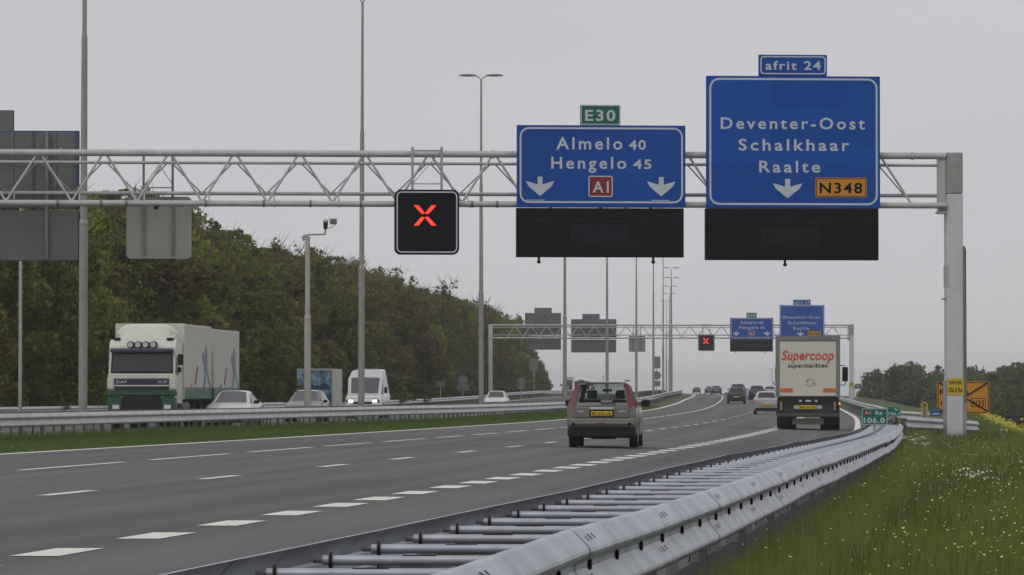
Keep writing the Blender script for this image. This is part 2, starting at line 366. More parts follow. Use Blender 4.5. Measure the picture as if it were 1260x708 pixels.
# ------------------------------------------------------------------ guard rails
PROF = [(-.020, .325), (.004, .322), (.010, .318), (.064, .262), (.076, .246), (.080, .232), (.076, .218), (.062, .206), (.018, .184), (.012, .174), (.012, .150), (.018, .140), (.066, .080), (.078, .062), (.080, .048), (.074, .034), (.058, .022), (.030, .004)]
def beam_mesh(L, m, zs=1.0, bolts=True, side=1, name='beam_panel'):
    mb = MB(); P = [(x*side, z*zs) for x, z in PROF]; Q = [(x-.006*side, z) for x, z in P]; ringp = P+Q[::-1]; n = len(ringp)
    vs = [(x, 0, z) for x, z in ringp]+[(x, L, z) for x, z in ringp]
    fs = [(i, (i+1) % n, n+(i+1) % n, n+i) for i in range(n)]
    if side > 0: fs = [f[::-1] for f in fs]
    mb.add(vs, fs, m, False); return mb.mesh(name)
def bolt_mesh(L, side=1):
    mb = MB()
    for y in (.20, .36):           # slots in the two crests beside each joint
        for x1, z1, x2, z2 in ((.036, .297, .053, .278), (.040, .122, .055, .102)):
            mb.add([(side*(x1+.003), y, z1+.006), (side*(x1+.003), y+.055, z1+.006), (side*(x2+.008), y+.055, z2+.004), (side*(x2+.008), y, z2+.004)], [(0, 1, 2, 3)], INK)
    y = .55
    while y < L:                   # bolt heads along the groove
        mb.box(min(side*.008, side*.028), max(side*.008, side*.028), y, y+.05, .138, .184, INK, .006); y += 1.333
    return mb.mesh('bolt')
def guard(name, label, fn, zf, y0, y1, m, side, step=4.0, zs=1.0, bolts=None, posts=1.333, post_cap=290, jit=0, panel=None, dbl=None, pw=.05, group=None):
    Yc = (y0+y1)/2; org = (float(fn(y0)), y0, hz(float(fn(y0)), y0)); T = thing(name, label, 'guard rail', org, 0, group)
    pm = beam_mesh(step+.03, m, zs, side=side); bm = bolt_mesh(step, side) if bolts else None
    y = y0; k = 0; rnd = random.Random(3)
    P = []
    while y < y1:
        P.append(Vector((float(fn(y))+rnd.uniform(-jit, jit), y, zf(y)+rnd.uniform(-jit, jit)*.6))); d = float(fn(y+2)-fn(y-2))/4; y += step/math.hypot(1, d)
    for a, b in zip(P, P[1:]):
        d = b-a; rz = -math.atan2(d.x, d.y); rx = math.atan2(d.z, math.hypot(d.x, d.y))
        o = link('beam_panel', pm, T, a-Vector(org)+Vector((.003*side*(k % 2), 0, 0)), (rx, 0, rz)); k += 1
        if bm and a.y < 110: link('bolt', bm, o, kind='stuff')
    # posts
    pmesh = MB(); x0 = -side*.012; xs = sorted((x0, x0-side*.05)); pmesh.box(xs[0], xs[1], -pw/2, -pw/2+.008, -1.1, .24, POSTM); pmesh.box(xs[0], xs[0]+.008, -pw/2+.008, pw/2-.008, -1.1, .24, POSTM); pmesh.box(xs[0], xs[1], pw/2-.008, pw/2, -1.1, .24, POSTM)
    pme = pmesh.mesh('post'); ps = []
    s = .4; 
    yy = y0+s
    while yy < P[-1].y: ps.append(yy); yy += posts
    st = MB()
    for i, yy in enumerate(ps):
        x = float(fn(yy)); z = zf(yy)
        if i < post_cap: link('post', pme, T, Vector((x, yy, z))-Vector(org), (0, 0, -head(fn, yy)))
        else: st.box(x-org[0]-.05, x-org[0]+.05, yy-org[1]-.02, yy-org[1]+.02, z-org[2]-1.0, z-org[2]+.24, POSTM)
    if st.f: st.obj('post', T, kind='stuff')
    return T, org
def ztop(Y): return .81-.05*float(ss(30, 120, Y))
Rr = lambda y: rail(y)-.0
lx = lambda y: rail(y)-.86+.86*ss(112, 165, y)
def zR(y): return hz(float(rail(y))-.4, y)+ztop(y)-.325
T, org = guard('guard_rail', 'double sided steel guard rail with cross spacers beside the exit lane in the foreground', Rr, zR, 8, 125.5, BEAM, 1, bolts=True, posts=4.0, jit=.014)
# roadside beam of the same double barrier
pm = beam_mesh(4.03, BEAM, side=-1); Pp = []; y = 8.6; rnd = random.Random(5)
while y < 130:
    Pp.append(Vector((float(lx(y))+rnd.uniform(-.01, .01), y, zR(y)+rnd.uniform(-.006, .006)))); y += 3.975
for i, (a, b) in enumerate(zip(Pp, Pp[1:])):
    d = b-a; link('beam_panel', pm, T, a-Vector(org)+Vector((-.003*(i % 2), 0, 0)), (math.atan2(d.z, d.y), 0, -math.atan2(d.x, d.y)))
sp = MB(); wv = .86
sp.tube((-wv+.05, 0, 0), (-.03, 0, 0), .020, BEAM, n=12); sp.tube((-wv+.012, 0, 0), (-wv+.06, 0, 0), .012, STEELD, n=12)
sp.tube((-wv+.075, 0, 0), (-wv+.088, 0, 0), .033, UNDER, n=12); sp.tube((-wv+.074, 0, 0), (-wv+.089, 0, 0), .030, STEELD, n=12)
sp.box(-.50, -.37, -.008, .008, .0175, .0215, INK)
sp.tube((-.012, 0, 0), (-.05, 0, 0), .036, STEELD, n=12); spm = sp.mesh('spacer_tube')
y = 8.9
while y < 126:
    link('spacer_tube', spm, T, Vector((float(rail(y)), y, zR(y)+.262))-Vector(org), (0, 0, -head(rail, y)*.35)); y += 1.333
pm2 = MB(); pm2.box(-.80, -.79, -.05, .05, -1.0, .2, STEELD); pm2.box(-.80, -.70, -.05, -.04, -1.0, .2, STEELD); pm2 = pm2.mesh('post')
y = 9.0
while y < 126: link('post', pm2, T, Vector((float(rail(y)), y, zR(y)))-Vector(org), (0, 0, -head(rail, y))); y += 2.667

def zg(fn, top=.76, hh=.325): return lambda y: hz(float(fn(y)), y)+top-hh
fr = lambda y: rail(y)-.86+.86*ss(130, 190, y)
guard('guard_rail', 'steel guard rail following the outer bend of the exit lane beyond the big gantry', fr, zg(fr, .74), 130, 1010, BEAM2, -1, posts=4, group=None)
g1x = lambda y: 10.4+(np.asarray(y, float)-125)*.18
guard('guard_rail', 'short flared guard rail end running behind the white gantry post on the grass', g1x, lambda y: .42-.012*(y-125), 125, 149, BEAM2, 1, posts=2)
g2x = lambda y: 14.3+(np.asarray(y, float)-176)*.2
guard('guard_rail', 'second short flared guard rail farther back beside the small green signs', g2x, lambda y: .37-.012*(y-176), 176, 189, BEAM2, 1, posts=2)
m1 = lambda y: L_(y)+M1(y); m2 = lambda y: L_(y)+M2(y); m3 = lambda y: L_(y)-18.6
guard('guard_rail', 'long steel guard rail on the grass median facing our carriageway', m1, zg(m1, .78, .40), 60, 900, BEAM2, 1, zs=1.22, posts=1.333)
guard('guard_rail', 'thinner guard rail behind the lamp masts facing the opposite carriageway', m2, zg(m2, .80), 60, 880, BEAM2, -1, posts=2.667)
guard('guard_rail', 'far guard rail between the opposite carriageway and the wood', m3, zg(m3, .78), 90, 720, BEAM2, 1, posts=2.667)

# ------------------------------------------------------------------ gantries and their signs
TH = .074
def gantry(loc, rz, label, length, apex0, step, tripod=False):
    T = thing('sign_gantry', label, 'gantry', loc, rz, 'truss gantries spanning the motorway')
    W = 1.15; zt, zt2, zb, zb2 = 8.02, 7.78, 6.62, 6.95
    p = MB(); p.box(-.23, .23, -.06, .46, -.9, 6.95, POLEP, .03); p.obj('gantry_post', T)
    p = MB(); p.box(-.23, .23, -.06, .46, 6.953, 8.12, POLET, .03); c = p.obj('post_head', T)
    p = MB(); p.box(-.44, -.235, 0, .42, 6.48, 8.02, CHORD, .02); p.box(-.47, -.2, -.03, .45, 6.40, 6.47, CHORD); p.obj('end_frame', T)
    p = MB(); p.box(-.27, -.235, .0, .4, -.9, 1.72, STEEL, .01); p.obj('cable_duct', T)
    p = MB(); p.box(.235, .33, .02, .38, -.9, 1.05, STEEL, .02); p.obj('switch_box', T)
    p = MB(); p.box(-.235, -.205, -.09, .5, 4.35, 4.95, CHORD); p.obj('bracket', T); p = MB(); p.box(-.36, -.235, .1, .16, 3.98, 4.02, STEELD); p.obj('bracket', T)
    p = MB(); p.box(-length-.25, -length+.2, -.06, .46, -1.6, 8.12, POLEP, .03); p.obj('gantry_post', T)
    p = MB(); p.tube((-length, 0, zt), (-.25, 0, zt), .095, CHORD, n=14); p.obj('top_chord', T)
    p = MB(); p.tube((-length, .55, zt2), (-.25, .55, zt2), .045, CHORD); p.obj('top_chord', T)
    p = MB(); p.tube((-length, -.1, zb), (-.25, -.1, zb), .085, CHORD, n=14); p.obj('bottom_chord', T)
    p = MB(); p.tube((-length, W, zb2), (-.25, W, zb2), .055, CHORD); p.obj('bottom_chord', T)
    cl = MB(); cl.tube((-.03, -.1, zb), (.03, -.1, zb), .10, STEELD, n=12); cl = cl.mesh('clamp'); fl = MB(); fl.tube((-.02, 0, zt), (.02, 0, zt), .125, CHORD, n=14); fl = fl.mesh('flange')
    for xx in (-2.6, -3.9, -6.0, -8.4, -9.3, -12.9, -13.6, -16.7, -18.1, -19.4, -21.0, -23.2, -23.9, -25.1, -30, -33): link('clamp', cl, T, (xx, 0, 0))
    for xx in (-1.2, -13.0, -25.0, -37.0): link('flange', fl, T, (xx, 0, 0))
    dm = MB(); dm.tube((-.06, 0, zt-.05), (-step/2, -.1, zb+.04), .034, CHORD); d1 = dm.mesh('diagonal')
    dm = MB(); dm.tube((.06, 0, zt-.05), (step/2, -.1, zb+.04), .034, CHORD); d2 = dm.mesh('diagonal')
    dm = MB(); dm.tube((-.05, .5, zt2), (-step/2, W, zb2), .02, CHORD, n=6); d3 = dm.mesh('diagonal')
    dm = MB(); dm.tube((.05, .5, zt2), (step/2, W, zb2), .02, CHORD, n=6); d4 = dm.mesh('diagonal')
    gm = MB(); gm.tube((0, -.1, zb), (0, W, zb2), .025, CHORD, n=6); gm.tube((0, -.11, zb-.1), (0, -.11, zb+.1), .012, INK, n=5); gm = gm.mesh('cross_tube')
    a = apex0
    while a > -length+step:
        for q in (d1, d2, d3): link('diagonal', q, T, (a, 0, 0))
        if a < -1: link('diagonal', d4, T, (a, 0, 0))
        link('cross_tube', gm, T, (a-step/2+.2, 0, 0)); a -= step
    lb = MB(); lb.box(-.235, .235, -.075, -.062, 1.30, 1.78, YELL); st = lb.obj('sticker', T)
    text('VERVOER', 'lettering', -.19, .19, 1.60, 1.70, -.078, INK, st, bold=.03); text('106.0 Re', 'lettering', -.19, .19, 1.38, 1.52, -.078, INK, st, bold=.03)
    return T
def arrow(p, cx, z0, z1, wd, y, m):
    hh = z1-z0; t = wd*.085; mb = MB()
    mb.prism([(cx-t, z1), (cx-t, z0+hh*.60), (cx-wd/2, z0+hh*.78), (cx-wd*.40, z0+hh*.50), (cx, z0), (cx+wd*.40, z0+hh*.50), (cx+wd/2, z0+hh*.78), (cx+t, z0+hh*.60), (cx+t, z1)], y, y+.004, m)
    return mb.obj('arrow', p)
def lamella(p, x0, x1, z0, z1, foot):
    mb = MB(); mb.box(x0, x1, -.42, -.16, z0, z1, BLACKP, .01); d = mb.obj('matrix_panel', p)
    for zz0, zz1, a, b in ((.72, .76, .0, 1.), (.22, .26, .0, 1.), (.30, .66, .32, .66)):
        q = MB(); q.box(x0+(x1-x0)*a+.01, x0+(x1-x0)*b-.01, -.432, -.418, z0+(z1-z0)*zz0, z0+(z1-z0)*zz1, BLACKQ); q.obj('ledge', d)
    for fx in foot: q = MB(); q.tube((fx, -.35, z0), (fx, -.35, z0-.12), .035, BLACK); q.ell((fx, -.35, z0-.13), (.06, .06, .05), BLACK, 8, 5); q.obj('sensor', p)
def hangers(p, xs, z0, z1):
    for x in xs: q = MB(); q.box(x-.04, x+.04, -.16, -.10, z0, z1, STEELD); q.obj('hanger', p)
SG = 'blue direction signs hanging on the gantries'
def sign_right(label):
    T = thing('direction_sign', label, 'road sign', group=SG)
    mb = MB(); x0, x1, z0, z1 = -7.05, -2.17, 6.52, 10.22
    mb.box(x0, x1, -.40, -.16, z0, z1, BLUE, .012); b = mb.obj('sign_board', T)
    # the sheets the board is made of, joints recessed
    rows = [6.56, 7.2, 7.72, 8.25, 8.8, 9.35, 10.20]
    for i, (za, zc) in enumerate(zip(rows, rows[1:])):
        cs = [x0+.02, -5.25, -3.15, x1-.02] if i in (5, 3) else [x0+.02, -4.2, x1-.02] if i % 2 else [x0+.02, x1-.02]
        for k, (xa, xb) in enumerate(zip(cs, cs[1:])):
            q = MB(); q.box(xa+.006, xb-.006, -.4045, -.3995, za+.006, zc-.006, BLUE2 if (i, k) in ((5, 0), (5, 2), (3, 0), (2, 0), (4, 0)) else BLUE); q.obj('sheet', b)
    q = MB(); ring(q, x0+.07, x1-.07, z0+.09, z1-.06, .28, .055, -.408, -.40, WHITE); q.obj('border', T)
    text('Deventer-Oost', 'lettering', -6.66, -2.60, 8.74, 9.07, -.409, WHITE, T, bold=.017, space=1.3)
    text('Schalkhaar', 'lettering', -6.16, -3.04, 8.14, 8.47, -.409, WHITE, T, bold=.017, space=1.3)
    text('Raalte', 'lettering', -5.58, -3.86, 7.53, 7.86, -.409, WHITE, T, bold=.017, space=1.3)
    arrow(T, -4.78, 6.80, 7.34, .84, -.409, WHITE)
    q = MB(); q.prism(rrect(-4.0, -2.55, 6.83, 7.38, .03), -.412, -.402, ORANGE); o = q.obj('route_shield', T)
    q = MB(); ring(q, -3.98, -2.57, 6.85, 7.36, .03, .018, -.416, -.412, INK); q.obj('border', o)
    text('N348', 'lettering', -3.88, -2.68, 6.95, 7.25, -.417, INK, o, bold=.02, space=1.2)
    for xa in (-6.7, -2.8): q = MB(); q.box(xa, xa+.36, -.404, -.40, 6.64, 6.665, WHITE); q.obj('maker_mark', T)
    lamella(T, -7.09, -2.22, 5.07, 6.51, [-4.85]); hangers(T, [-6.2, -4.6, -3.0], 5.2, 10.1)
    q = MB(); q.box(-5.58, -3.66, -.38, -.22, 10.23, 10.82, BLUE, .01); t = q.obj('exit_tab', T)
    q = MB(); ring(q, -5.54, -3.70, 10.27, 10.78, .1, .035, -.387, -.38, WHITE); q.obj('border', t)
    text('afrit 24', 'lettering', -5.40, -3.84, 10.40, 10.65, -.388, WHITE, t, bold=.02, space=1.2)
    return T
def sign_left(label):
    T = thing('direction_sign', label, 'road sign', group=SG)
    mb = MB(); x0, x1, z0, z1 = -12.36, -7.65, 6.53, 8.82
    mb.box(x0, x1, -.40, -.16, z0, z1, BLUE, .012); mb.obj('sign_board', T)
    q = MB(); ring(q, x0+.07, x1-.07, z0+.12, z1-.06, .26, .05, -.408, -.40, WHITE); q.obj('border', T)
    text('Almelo', 'lettering', -11.27, -9.42, 8.15, 8.50, -.409, WHITE, T, bold=.017, space=1.3)
    text('40', 'lettering', -9.24, -8.76, 8.15, 8.42, -.409, WHITE, T, bold=.02, space=1.15)
    text('Hengelo', 'lettering', -11.41, -9.31, 7.61, 7.95, -.409, WHITE, T, bold=.017, space=1.3)
    text('45', 'lettering', -9.12, -8.60, 7.61, 7.88, -.409, WHITE, T, bold=.02, space=1.15)
    for cx in (-11.72, -8.33): arrow(T, cx, 6.84, 7.38, .80, -.409, WHITE)
    q = MB(); q.prism(rrect(-10.37, -9.69, 6.82, 7.41, .06), -.412, -.402, RED); o = q.obj('route_shield', T)
    q = MB(); ring(q, -10.37, -9.69, 6.82, 7.41, .06, .03, -.418, -.412, WHITE); q.obj('border', o)
    text('A1', 'lettering', -10.25, -9.80, 6.95, 7.27, -.419, WHITE, o, bold=.02, space=1.15)
    for xa in (-12.1, -8.6): q = MB(); q.box(xa, xa+.5, -.404, -.40, 6.72, 6.74, WHITE); q.obj('maker_mark', T)
    lamella(T, -12.38, -7.70, 5.14, 6.51, [-11.75, -8.55]); hangers(T, [-11.4, -10, -8.6], 5.3, 8.7)
    q = MB(); q.box(-10.59, -9.47, -.38, -.24, 8.83, 9.39, GREEN, .01); t = q.obj('euroroute_tab', T)
    q = MB(); ring(q, -10.58, -9.48, 8.84, 9.38, .02, .022, -.386, -.38, WHITE); q.obj('border', t)
    text('E30', 'lettering', -10.46, -9.61, 8.95, 9.26, -.387, WHITE, t, bold=.022, space=1.2)
    return T
def sign_x(label):
    T = thing('lane_signal', label, 'traffic sign', group='lit lane signals on the gantries')
    x0, x1, z0, z1 = -15.78, -13.99, 5.20, 7.0
    q = MB(); q.prism(rrect(x0, x1, z0, z1, .17), -.62, -.32, BLACKP); q.obj('housing', T)
    q = MB(); ring(q, x0+.05, x1-.05, z0+.05, z1-.05, .14, .035, -.628, -.62, WHITE); q.obj('border', T)
    cx, cz = -14.94, 6.285; q = MB()
    for sx in (-1, 1):
        for sz in (-1, 1):
            a = Vector((cx+sx*.04, cz+sz*.045)); b = Vector((cx+sx*.27, cz+sz*.28))
            q.prism([(a.x-.03, a.y), (a.x+.055*sx+.0, a.y), (b.x+.04*sx, b.y), (b.x-.09*sx, b.y), (a.x-.03*sx, a.y+.02*sz)] if sx*sz > 0 else [(a.x-.03, a.y), (a.x+.055*sx, a.y), (b.x+.04*sx, b.y), (b.x-.09*sx, b.y), (a.x-.03*sx, a.y+.02*sz)][::-1], -.634, -.629, REDX)
    q.obj('lit_cross', T)
    for x in (-15.27, -14.46):
        q = MB(); q.box(x-.035, x+.035, -.33, -.26, 6.9, 8.2, STEEL); q.obj('hanger', T)
    q = MB(); q.box(-15.27, -14.46, -.32, -.28, 8.08, 8.12, STEEL); q.box(-15.27, -14.46, -.32, -.28, 7.16, 7.19, STEEL); q.tube((-15.25, -.3, 7.2), (-14.5, -.3, 8.05), .012, STEEL, n=5); q.obj('cross_bar', T)
    return T
def sign_back(label, w_, z0, z1, zsplit, tab, xr=0):
    """rear of a big sign for the other direction; its blue face looks away; right edge at x=xr"""
    T = thing('direction_sign', label, 'road sign', group='backs of the signs for the opposite carriageway')
    x0 = xr-w_
    q = MB(); q.box(x0, xr, 1.28, 1.30, zsplit+.02, z1, BACKG); q.box(x0-.03, xr+.03, 1.301, 1.335, zsplit, z1+.03, BLUE); q.obj('sign_board', T)
    n = int(w_/.55)
    for i in range(n+1):
        x = x0+.06+(w_-.12)*i/n; q = MB(); q.box(x-.02, x+.02, 1.225, 1.279, zsplit+.02, z1, STEELD if i % 2 else POSTM); q.obj('rib', T)
    for k in (.18, .5, .82):
        x = x0+w_*k; q = MB(); q.box(x-.045, x+.045, 1.13, 1.234, z0+.05, z1+.02, STEELD); q.obj('hanger', T)
    q = MB(); q.box(x0, xr, 1.22, 1.45, z0, zsplit-.06, BACKG, .02); q.box(x0-.02, xr+.02, 1.452, 1.47, z0, zsplit-.06, BLACKP); q.obj('matrix_panel', T)
    q = MB(); q.box(x0+w_*tab[0], x0+w_*tab[1], 1.28, 1.32, z1+.035, z1+.58, BACKG); q.box(x0+w_*tab[0]-.02, x0+w_*tab[1]+.02, 1.321, 1.34, z1+.035, z1+.60, BLUE); q.obj('exit_tab', T)
    q = MB(); q.tube((x0+w_*.5, 1.35, z0), (x0+w_*.5, 1.35, z0-.1), .03, BLACK); q.obj('sensor', T)
    return T
def grey_back(label):
    T = thing('lane_signal', label, 'traffic sign', group='backs of the lane signals for the opposite carriageway')
    q = MB(); q.prism(rrect(-.91, .91, 5.12, 6.86, .13), 1.25, 1.5, BACKP); q.obj('housing', T)
    for x in (-.43, .38): q = MB(); q.box(x-.035, x+.035, 1.18, 1.249, 5.2, 8.0, STEELD); q.obj('hanger', T)
    q = MB(); q.box(-.43, .38, 1.19, 1.23, 7.09, 7.13, STEEL); q.path([(-.43, 1.2, 7.15), (.0, 1.2, 7.75), (.38, 1.2, 7.2)], .012, STEEL, 5); q.obj('cross_bar', T)
    q = MB(); q.path([(.2, .0, 6.72), (.05, -.1, 6.6), (-.05, -.18, 6.5)], .03, BLACK, 6); q.ell((-.08, -.2, 6.49), (.07, .07, .05), BLACK, 8, 5); q.obj('sensor', T)
    return T
G1 = (12.44, 132.4, 0)
ga = gantry(G1, TH, 'big grey tubular truss gantry spanning the near road with white post on the grass', 41, -2.14, 1.806)
s1 = sign_right('large blue sign reading Deventer-Oost Schalkhaar Raalte on the near gantry'); relabel(s1, s1['label'], G1, TH)
s2 = sign_left('blue sign reading Almelo 40 Hengelo 45 with A1 shield on the near gantry'); relabel(s2, s2['label'], G1, TH)
s3 = sign_x('black lane signal with lit red cross hanging from the near gantry'); relabel(s3, s3['label'], G1, TH)
def gl(lxx, G, th): return (G[0]+lxx*math.cos(th), G[1]+lxx*math.sin(th), G[2])
s4 = sign_back('back of a large sign at the left of the near gantry, beside the lamp mast', 4.9, 5.05, 8.67, 6.52, (.25, .63)); relabel(s4, s4['label'], gl(-24.55, G1, TH), TH)
s5 = grey_back('pale grey back of a square lane signal with rounded corners under the near gantry'); relabel(s5, s5['label'], gl(-22.3, G1, TH), TH)
# the second gantry, four hundred metres on
G2 = (px(1048, 515), 515, .62); T2 = .02
gb = copy_tree(ga); relabel(gb, 'distant truss gantry over the road beyond the supermarket lorry', G2, T2); gb.scale = (.962, 1, 1)
b1 = copy_tree(s1); relabel(b1, 'distant blue Deventer-Oost sign just above the supermarket lorry', gl(-.85, G2, T2), T2)
b2 = copy_tree(s2); relabel(b2, 'distant blue sign with Almelo and Hengelo lettering left of the supermarket lorry', gl(-.95, G2, T2), T2)
b3 = copy_tree(s3); relabel(b3, 'distant small black lane signal with red cross on the far gantry', gl(-1.05, G2, T2), T2)
b4 = copy_tree(s4); relabel(b4, 'back of a distant sign, right one of the two on the far gantry', gl(-25.7, G2, T2), T2)
b5 = sign_back('back of a distant tall sign, left one of the two on the far gantry', 3.9, 5.35, 9.35, 6.9, (.26, .74)); relabel(b5, b5['label'], gl(-31.75, G2, T2), T2)
b6 = copy_tree(s5); relabel(b6, 'small grey back of a lane signal under the middle of the far gantry', gl(-23.4, G2, T2), T2)

# ------------------------------------------------------------------ lamp masts
def mast(label, X, Y, base=None, top=18.15, heads=True, r=.14, step_z=6.6, tilt=0, cat='lamp post'):
    z = hz(X, Y); T = thing('lamp_post', label, cat, (X, Y, z), 0, 'lamp masts in the median'); T.rotation_euler = (0, tilt, 0)
    q = MB(); q.tube((0, 0, -.8), (0, 0, step_z), r, MAST, r*.97, 14); q.tube((0, 0, step_z), (0, 0, step_z+.12), r*1.1, MAST, r*.8, 14); q.box(-.05, .05, -r-.012, -r+.02, .5, 1.1, MAST); q.obj('mast_base', T)
    q = MB(); q.tube((0, 0, step_z+.1), (0, 0, 12.4), r*.80, MAST, r*.66, 12); q.obj('mast_shaft', T)
    q = MB(); q.tube((0, 0, 12.4), (0, 0, top-.2), r*.52, MAST, r*.34, 10); q.tube((0, 0, 12.35), (0, 0, 12.5), r*.68, MAST, r*.52, 10); q.obj('mast_top', T)
    for s in (-1, 1):
        q = MB(); q.path([(0, 0, top-.25), (s*.10, 0, top-.08), (s*.30, 0, top)], .03, MAST, 6); a = q.obj('lamp_arm', T)
        q = MB(); vs = []; n = 10; xs = [.24, .36, .62, .92, 1.1, 1.18]; ws = [.03, .09, .17, .17, .11, .02]; hs_ = [.03, .07, .10, .09, .06, .02]
        for xx, ww, hh in zip(xs, ws, hs_):
            for i in range(n):
                t = 2*math.pi*i/n; vs.append((s*xx, ww*math.cos(t), top+.02+(hh if math.sin(t) > 0 else hh*.5)*math.sin(t)))
        fs = [(j*n+i, j*n+(i+1) % n, (j+1)*n+(i+1) % n, (j+1)*n+i) for j in range(5) for i in range(n)]+[tuple(range(n)), tuple(range(5*n, 6*n))]
        q.add(vs, fs, mat('lamp_head', (.20, .20, .21), .5), True); q.obj('lamp_head', T)
    return T
LM = [(102, 146, 'thickest lamp mast at the left, in front of the big sign back'), (444.5, 200, 'tall lamp mast standing left of the lane signal with red cross'),
      (592, 250, 'double headed lamp mast standing just left of the Almelo sign'), (695, 330, 'lamp mast rising behind the beige car roof, left of the others'),
      (747, 410, 'slim lamp mast in front of the right sign back of the far gantry'), (783, 490, 'slim lamp mast beside the grey lane signal back of the far gantry'),
      (804, 550, 'distant lamp mast next to the small round sign in the median')]
m0 = None
for p, Y, lb in LM:
    X = px(p, Y)
    if m0 is None: m0 = mast(lb, X, Y, tilt=R(.15))
    else: c = copy_tree(m0); relabel(c, lb, (X, Y, hz(X, Y))); c.rotation_euler = (0, R(.15) if Y < 250 else 0, 0)
for p, Y in ((816, 610), (826, 670), (826.5, 730), (825, 790), (823.5, 850), (820, 920)):
    X = px(p, Y); c = copy_tree(m0); relabel(c, 'one of the farthest lamp masts crowding together near the bend', (X, Y, hz(X, Y))); c.rotation_euler = (0, 0, 0)
    c['group'] = 'farthest lamp masts near the bend'
def sidepost(label, X, Y, top, rr, head_=None, m=MASTL):
    z = hz(X, Y); T = thing('pole', label, 'pole', (X, Y, z)); q = MB(); q.tube((0, 0, -.6), (0, 0, top), rr, m, rr*.8, 10); q.obj('pole_shaft', T)
    if head_: q = MB(); q.box(-head_, .04, -.06, .06, top, top+.08, m, .02); q.obj('pole_head', T)
    return T
sidepost('slim beige pole under the large sign back at the left edge', px(25, 185), 185, 8.6, .075, .3)
sidepost('slim pole rising behind the green and white lorry', px(155, 232), 232, 8.9, .08, .3)
sidepost('slim grey pole with short top bracket behind the white gantry post', px(1186.5, 150), 150, 5.95, .085, .2, mat('pole_brown_grey', (.2, .19, .17), .6, .1, .2, 3))
X = px(950, 1150); sidepost('thin distant lamp pole between the far gantry signs and the road', X, 1150, 6.5, .10, 1.5, MAST)
# camera pole
X = px(378.5, 190); T = thing('camera_pole', 'traffic camera pole with cranked arm and two camera heads in front of the wood', 'camera pole', (X, 190, hz(X, 190)))
q = MB(); q.tube((0, 0, -.6), (0, 0, 4.35), .14, MASTL, .135, 14); q.tube((0, 0, 4.35), (0, 0, 4.5), .155, MASTL, .10, 14); q.obj('pole_base', T)
q = MB(); q.tube((0, 0, 4.45), (0, 0, 7.65), .105, MASTL, .095, 12); q.obj('pole_shaft', T)
q = MB(); q.path([(-.16, 0, 7.45), (-.16, 0, 7.62), (0, 0, 7.72), (.70, 0, 7.74), (.72, 0, 8.0)], .035, MAST, 7); q.path([(-.03, -.05, 7.5), (-.25, -.05, 7.6), (-.1, -.05, 7.74)], .015, BLACK, 5); q.obj('arm', T)
q = MB(); q.tube((.72, 0, 7.95), (.72, 0, 8.22), .08, BLACK, .10); q.ell((.72, 0, 8.27), (.11, .11, .09), MASTL, 10, 6); q.obj('camera_head', T)
q = MB(); q.box(.88, 1.18, -.12, .2, 8.14, 8.38, MAST, .03); q.box(.95, 1.12, -.14, -.118, 8.18, 8.33, GLASSG); q.obj('lamp_housing', T)
q = MB(); q.path([(.80, 0, 7.98), (1.0, 0, 8.02), (1.12, 0, 8.14)], .012, BLACK, 5); q.obj('cable', T)

# ------------------------------------------------------------------ small signs
def hecto(label, X, Y, z, wd, hh, lines):
    T = thing('distance_marker', label, 'road sign', (X, Y, z)); q = MB(); q.prism(rrect(-wd/2, wd/2, 0, hh, .02), -.02, 0, GREENL); b = q.obj('sign_board', T)
    q = MB(); ring(q, -wd/2+.005, wd/2-.005, .005, hh-.005, .02, wd*.022, -.024, -.02, WHITE); q.obj('border', T)
    if lines:
        q = MB(); q.prism(rrect(-wd*.40, -wd*.14, hh*.58, hh*.90, .01), -.025, -.021, RED); s = q.obj('route_shield', T)
        text('A1', 'lettering', -wd*.37, -wd*.17, hh*.65, hh*.85, -.027, WHITE, s, bold=.02)
    text('Re', 'lettering', wd*.03, wd*.28, hh*.62, hh*.86, -.026, WHITE, T, bold=.03)
    text('106.0' if lines else '106.1', 'lettering', -wd*.42, wd*.38, hh*.14, hh*.46, -.026, WHITE, T, bold=.03)
    q = MB(); q.box(-.015, .015, .0, .02, -.13, hh*.8, STEEL); q.obj('post', T)
    return T
hecto('green sign reading A1 Re 106.0 mounted on the double guard rail', px(1076, 62), 62, .955, .345, .225, True)
hecto('smaller green distance sign farther along the guard rail', px(1100, 126), 126, .73, .36, .27, False)
X = px(1185, 190); T = thing('detour_sign', 'crossed out orange detour sign with black bars behind the white gantry post', 'road sign', (X, 190, 0.0))
q = MB(); q.prism(rrect(-1.05, 1.05, .52, 1.80, .05), -.03, .02, ORANGE); q.obj('sign_board', T)
q = MB(); ring(q, -1.02, 1.02, .55, 1.77, .04, .025, -.036, -.03, INK); q.obj('border', T)
q = MB(); q.prism([(-1.0, 1.80), (-1.0, 1.74), (.97, .58), (1.0, .63)][::1], -.05, -.037, INK); q.prism([(-1.0, .52), (.98, 1.72), (.98, 1.78), (-1.0, .58)], -.066, -.052, INK); q.obj('cross_bar', T)
text('Raalte', 'lettering', -.95, .2, 1.27, 1.50, -.034, INK, T, bold=.02); text('via N348', 'lettering', -.95, .1, .85, 1.08, -.034, INK, T, bold=.02)
q = MB(); ring(q, .32, .92, .78, 1.14, .03, .025, -.036, -.031, INK); q.obj('route_shield', T); text('N35', 'lettering', .40, .84, .85, 1.05, -.034, INK, T, bold=.02)
for x in (-.75, .62): q = MB(); q.tube((x, .05, -1.4), (x, .05, 1.6), .035, STEELD); q.obj('post', T)
X = px(1137.5, 162); T = thing('hoop_marker', 'yellow hoop shaped marker beside the flared guard rail', 'marker', (X, 162, hz(X, 162)))
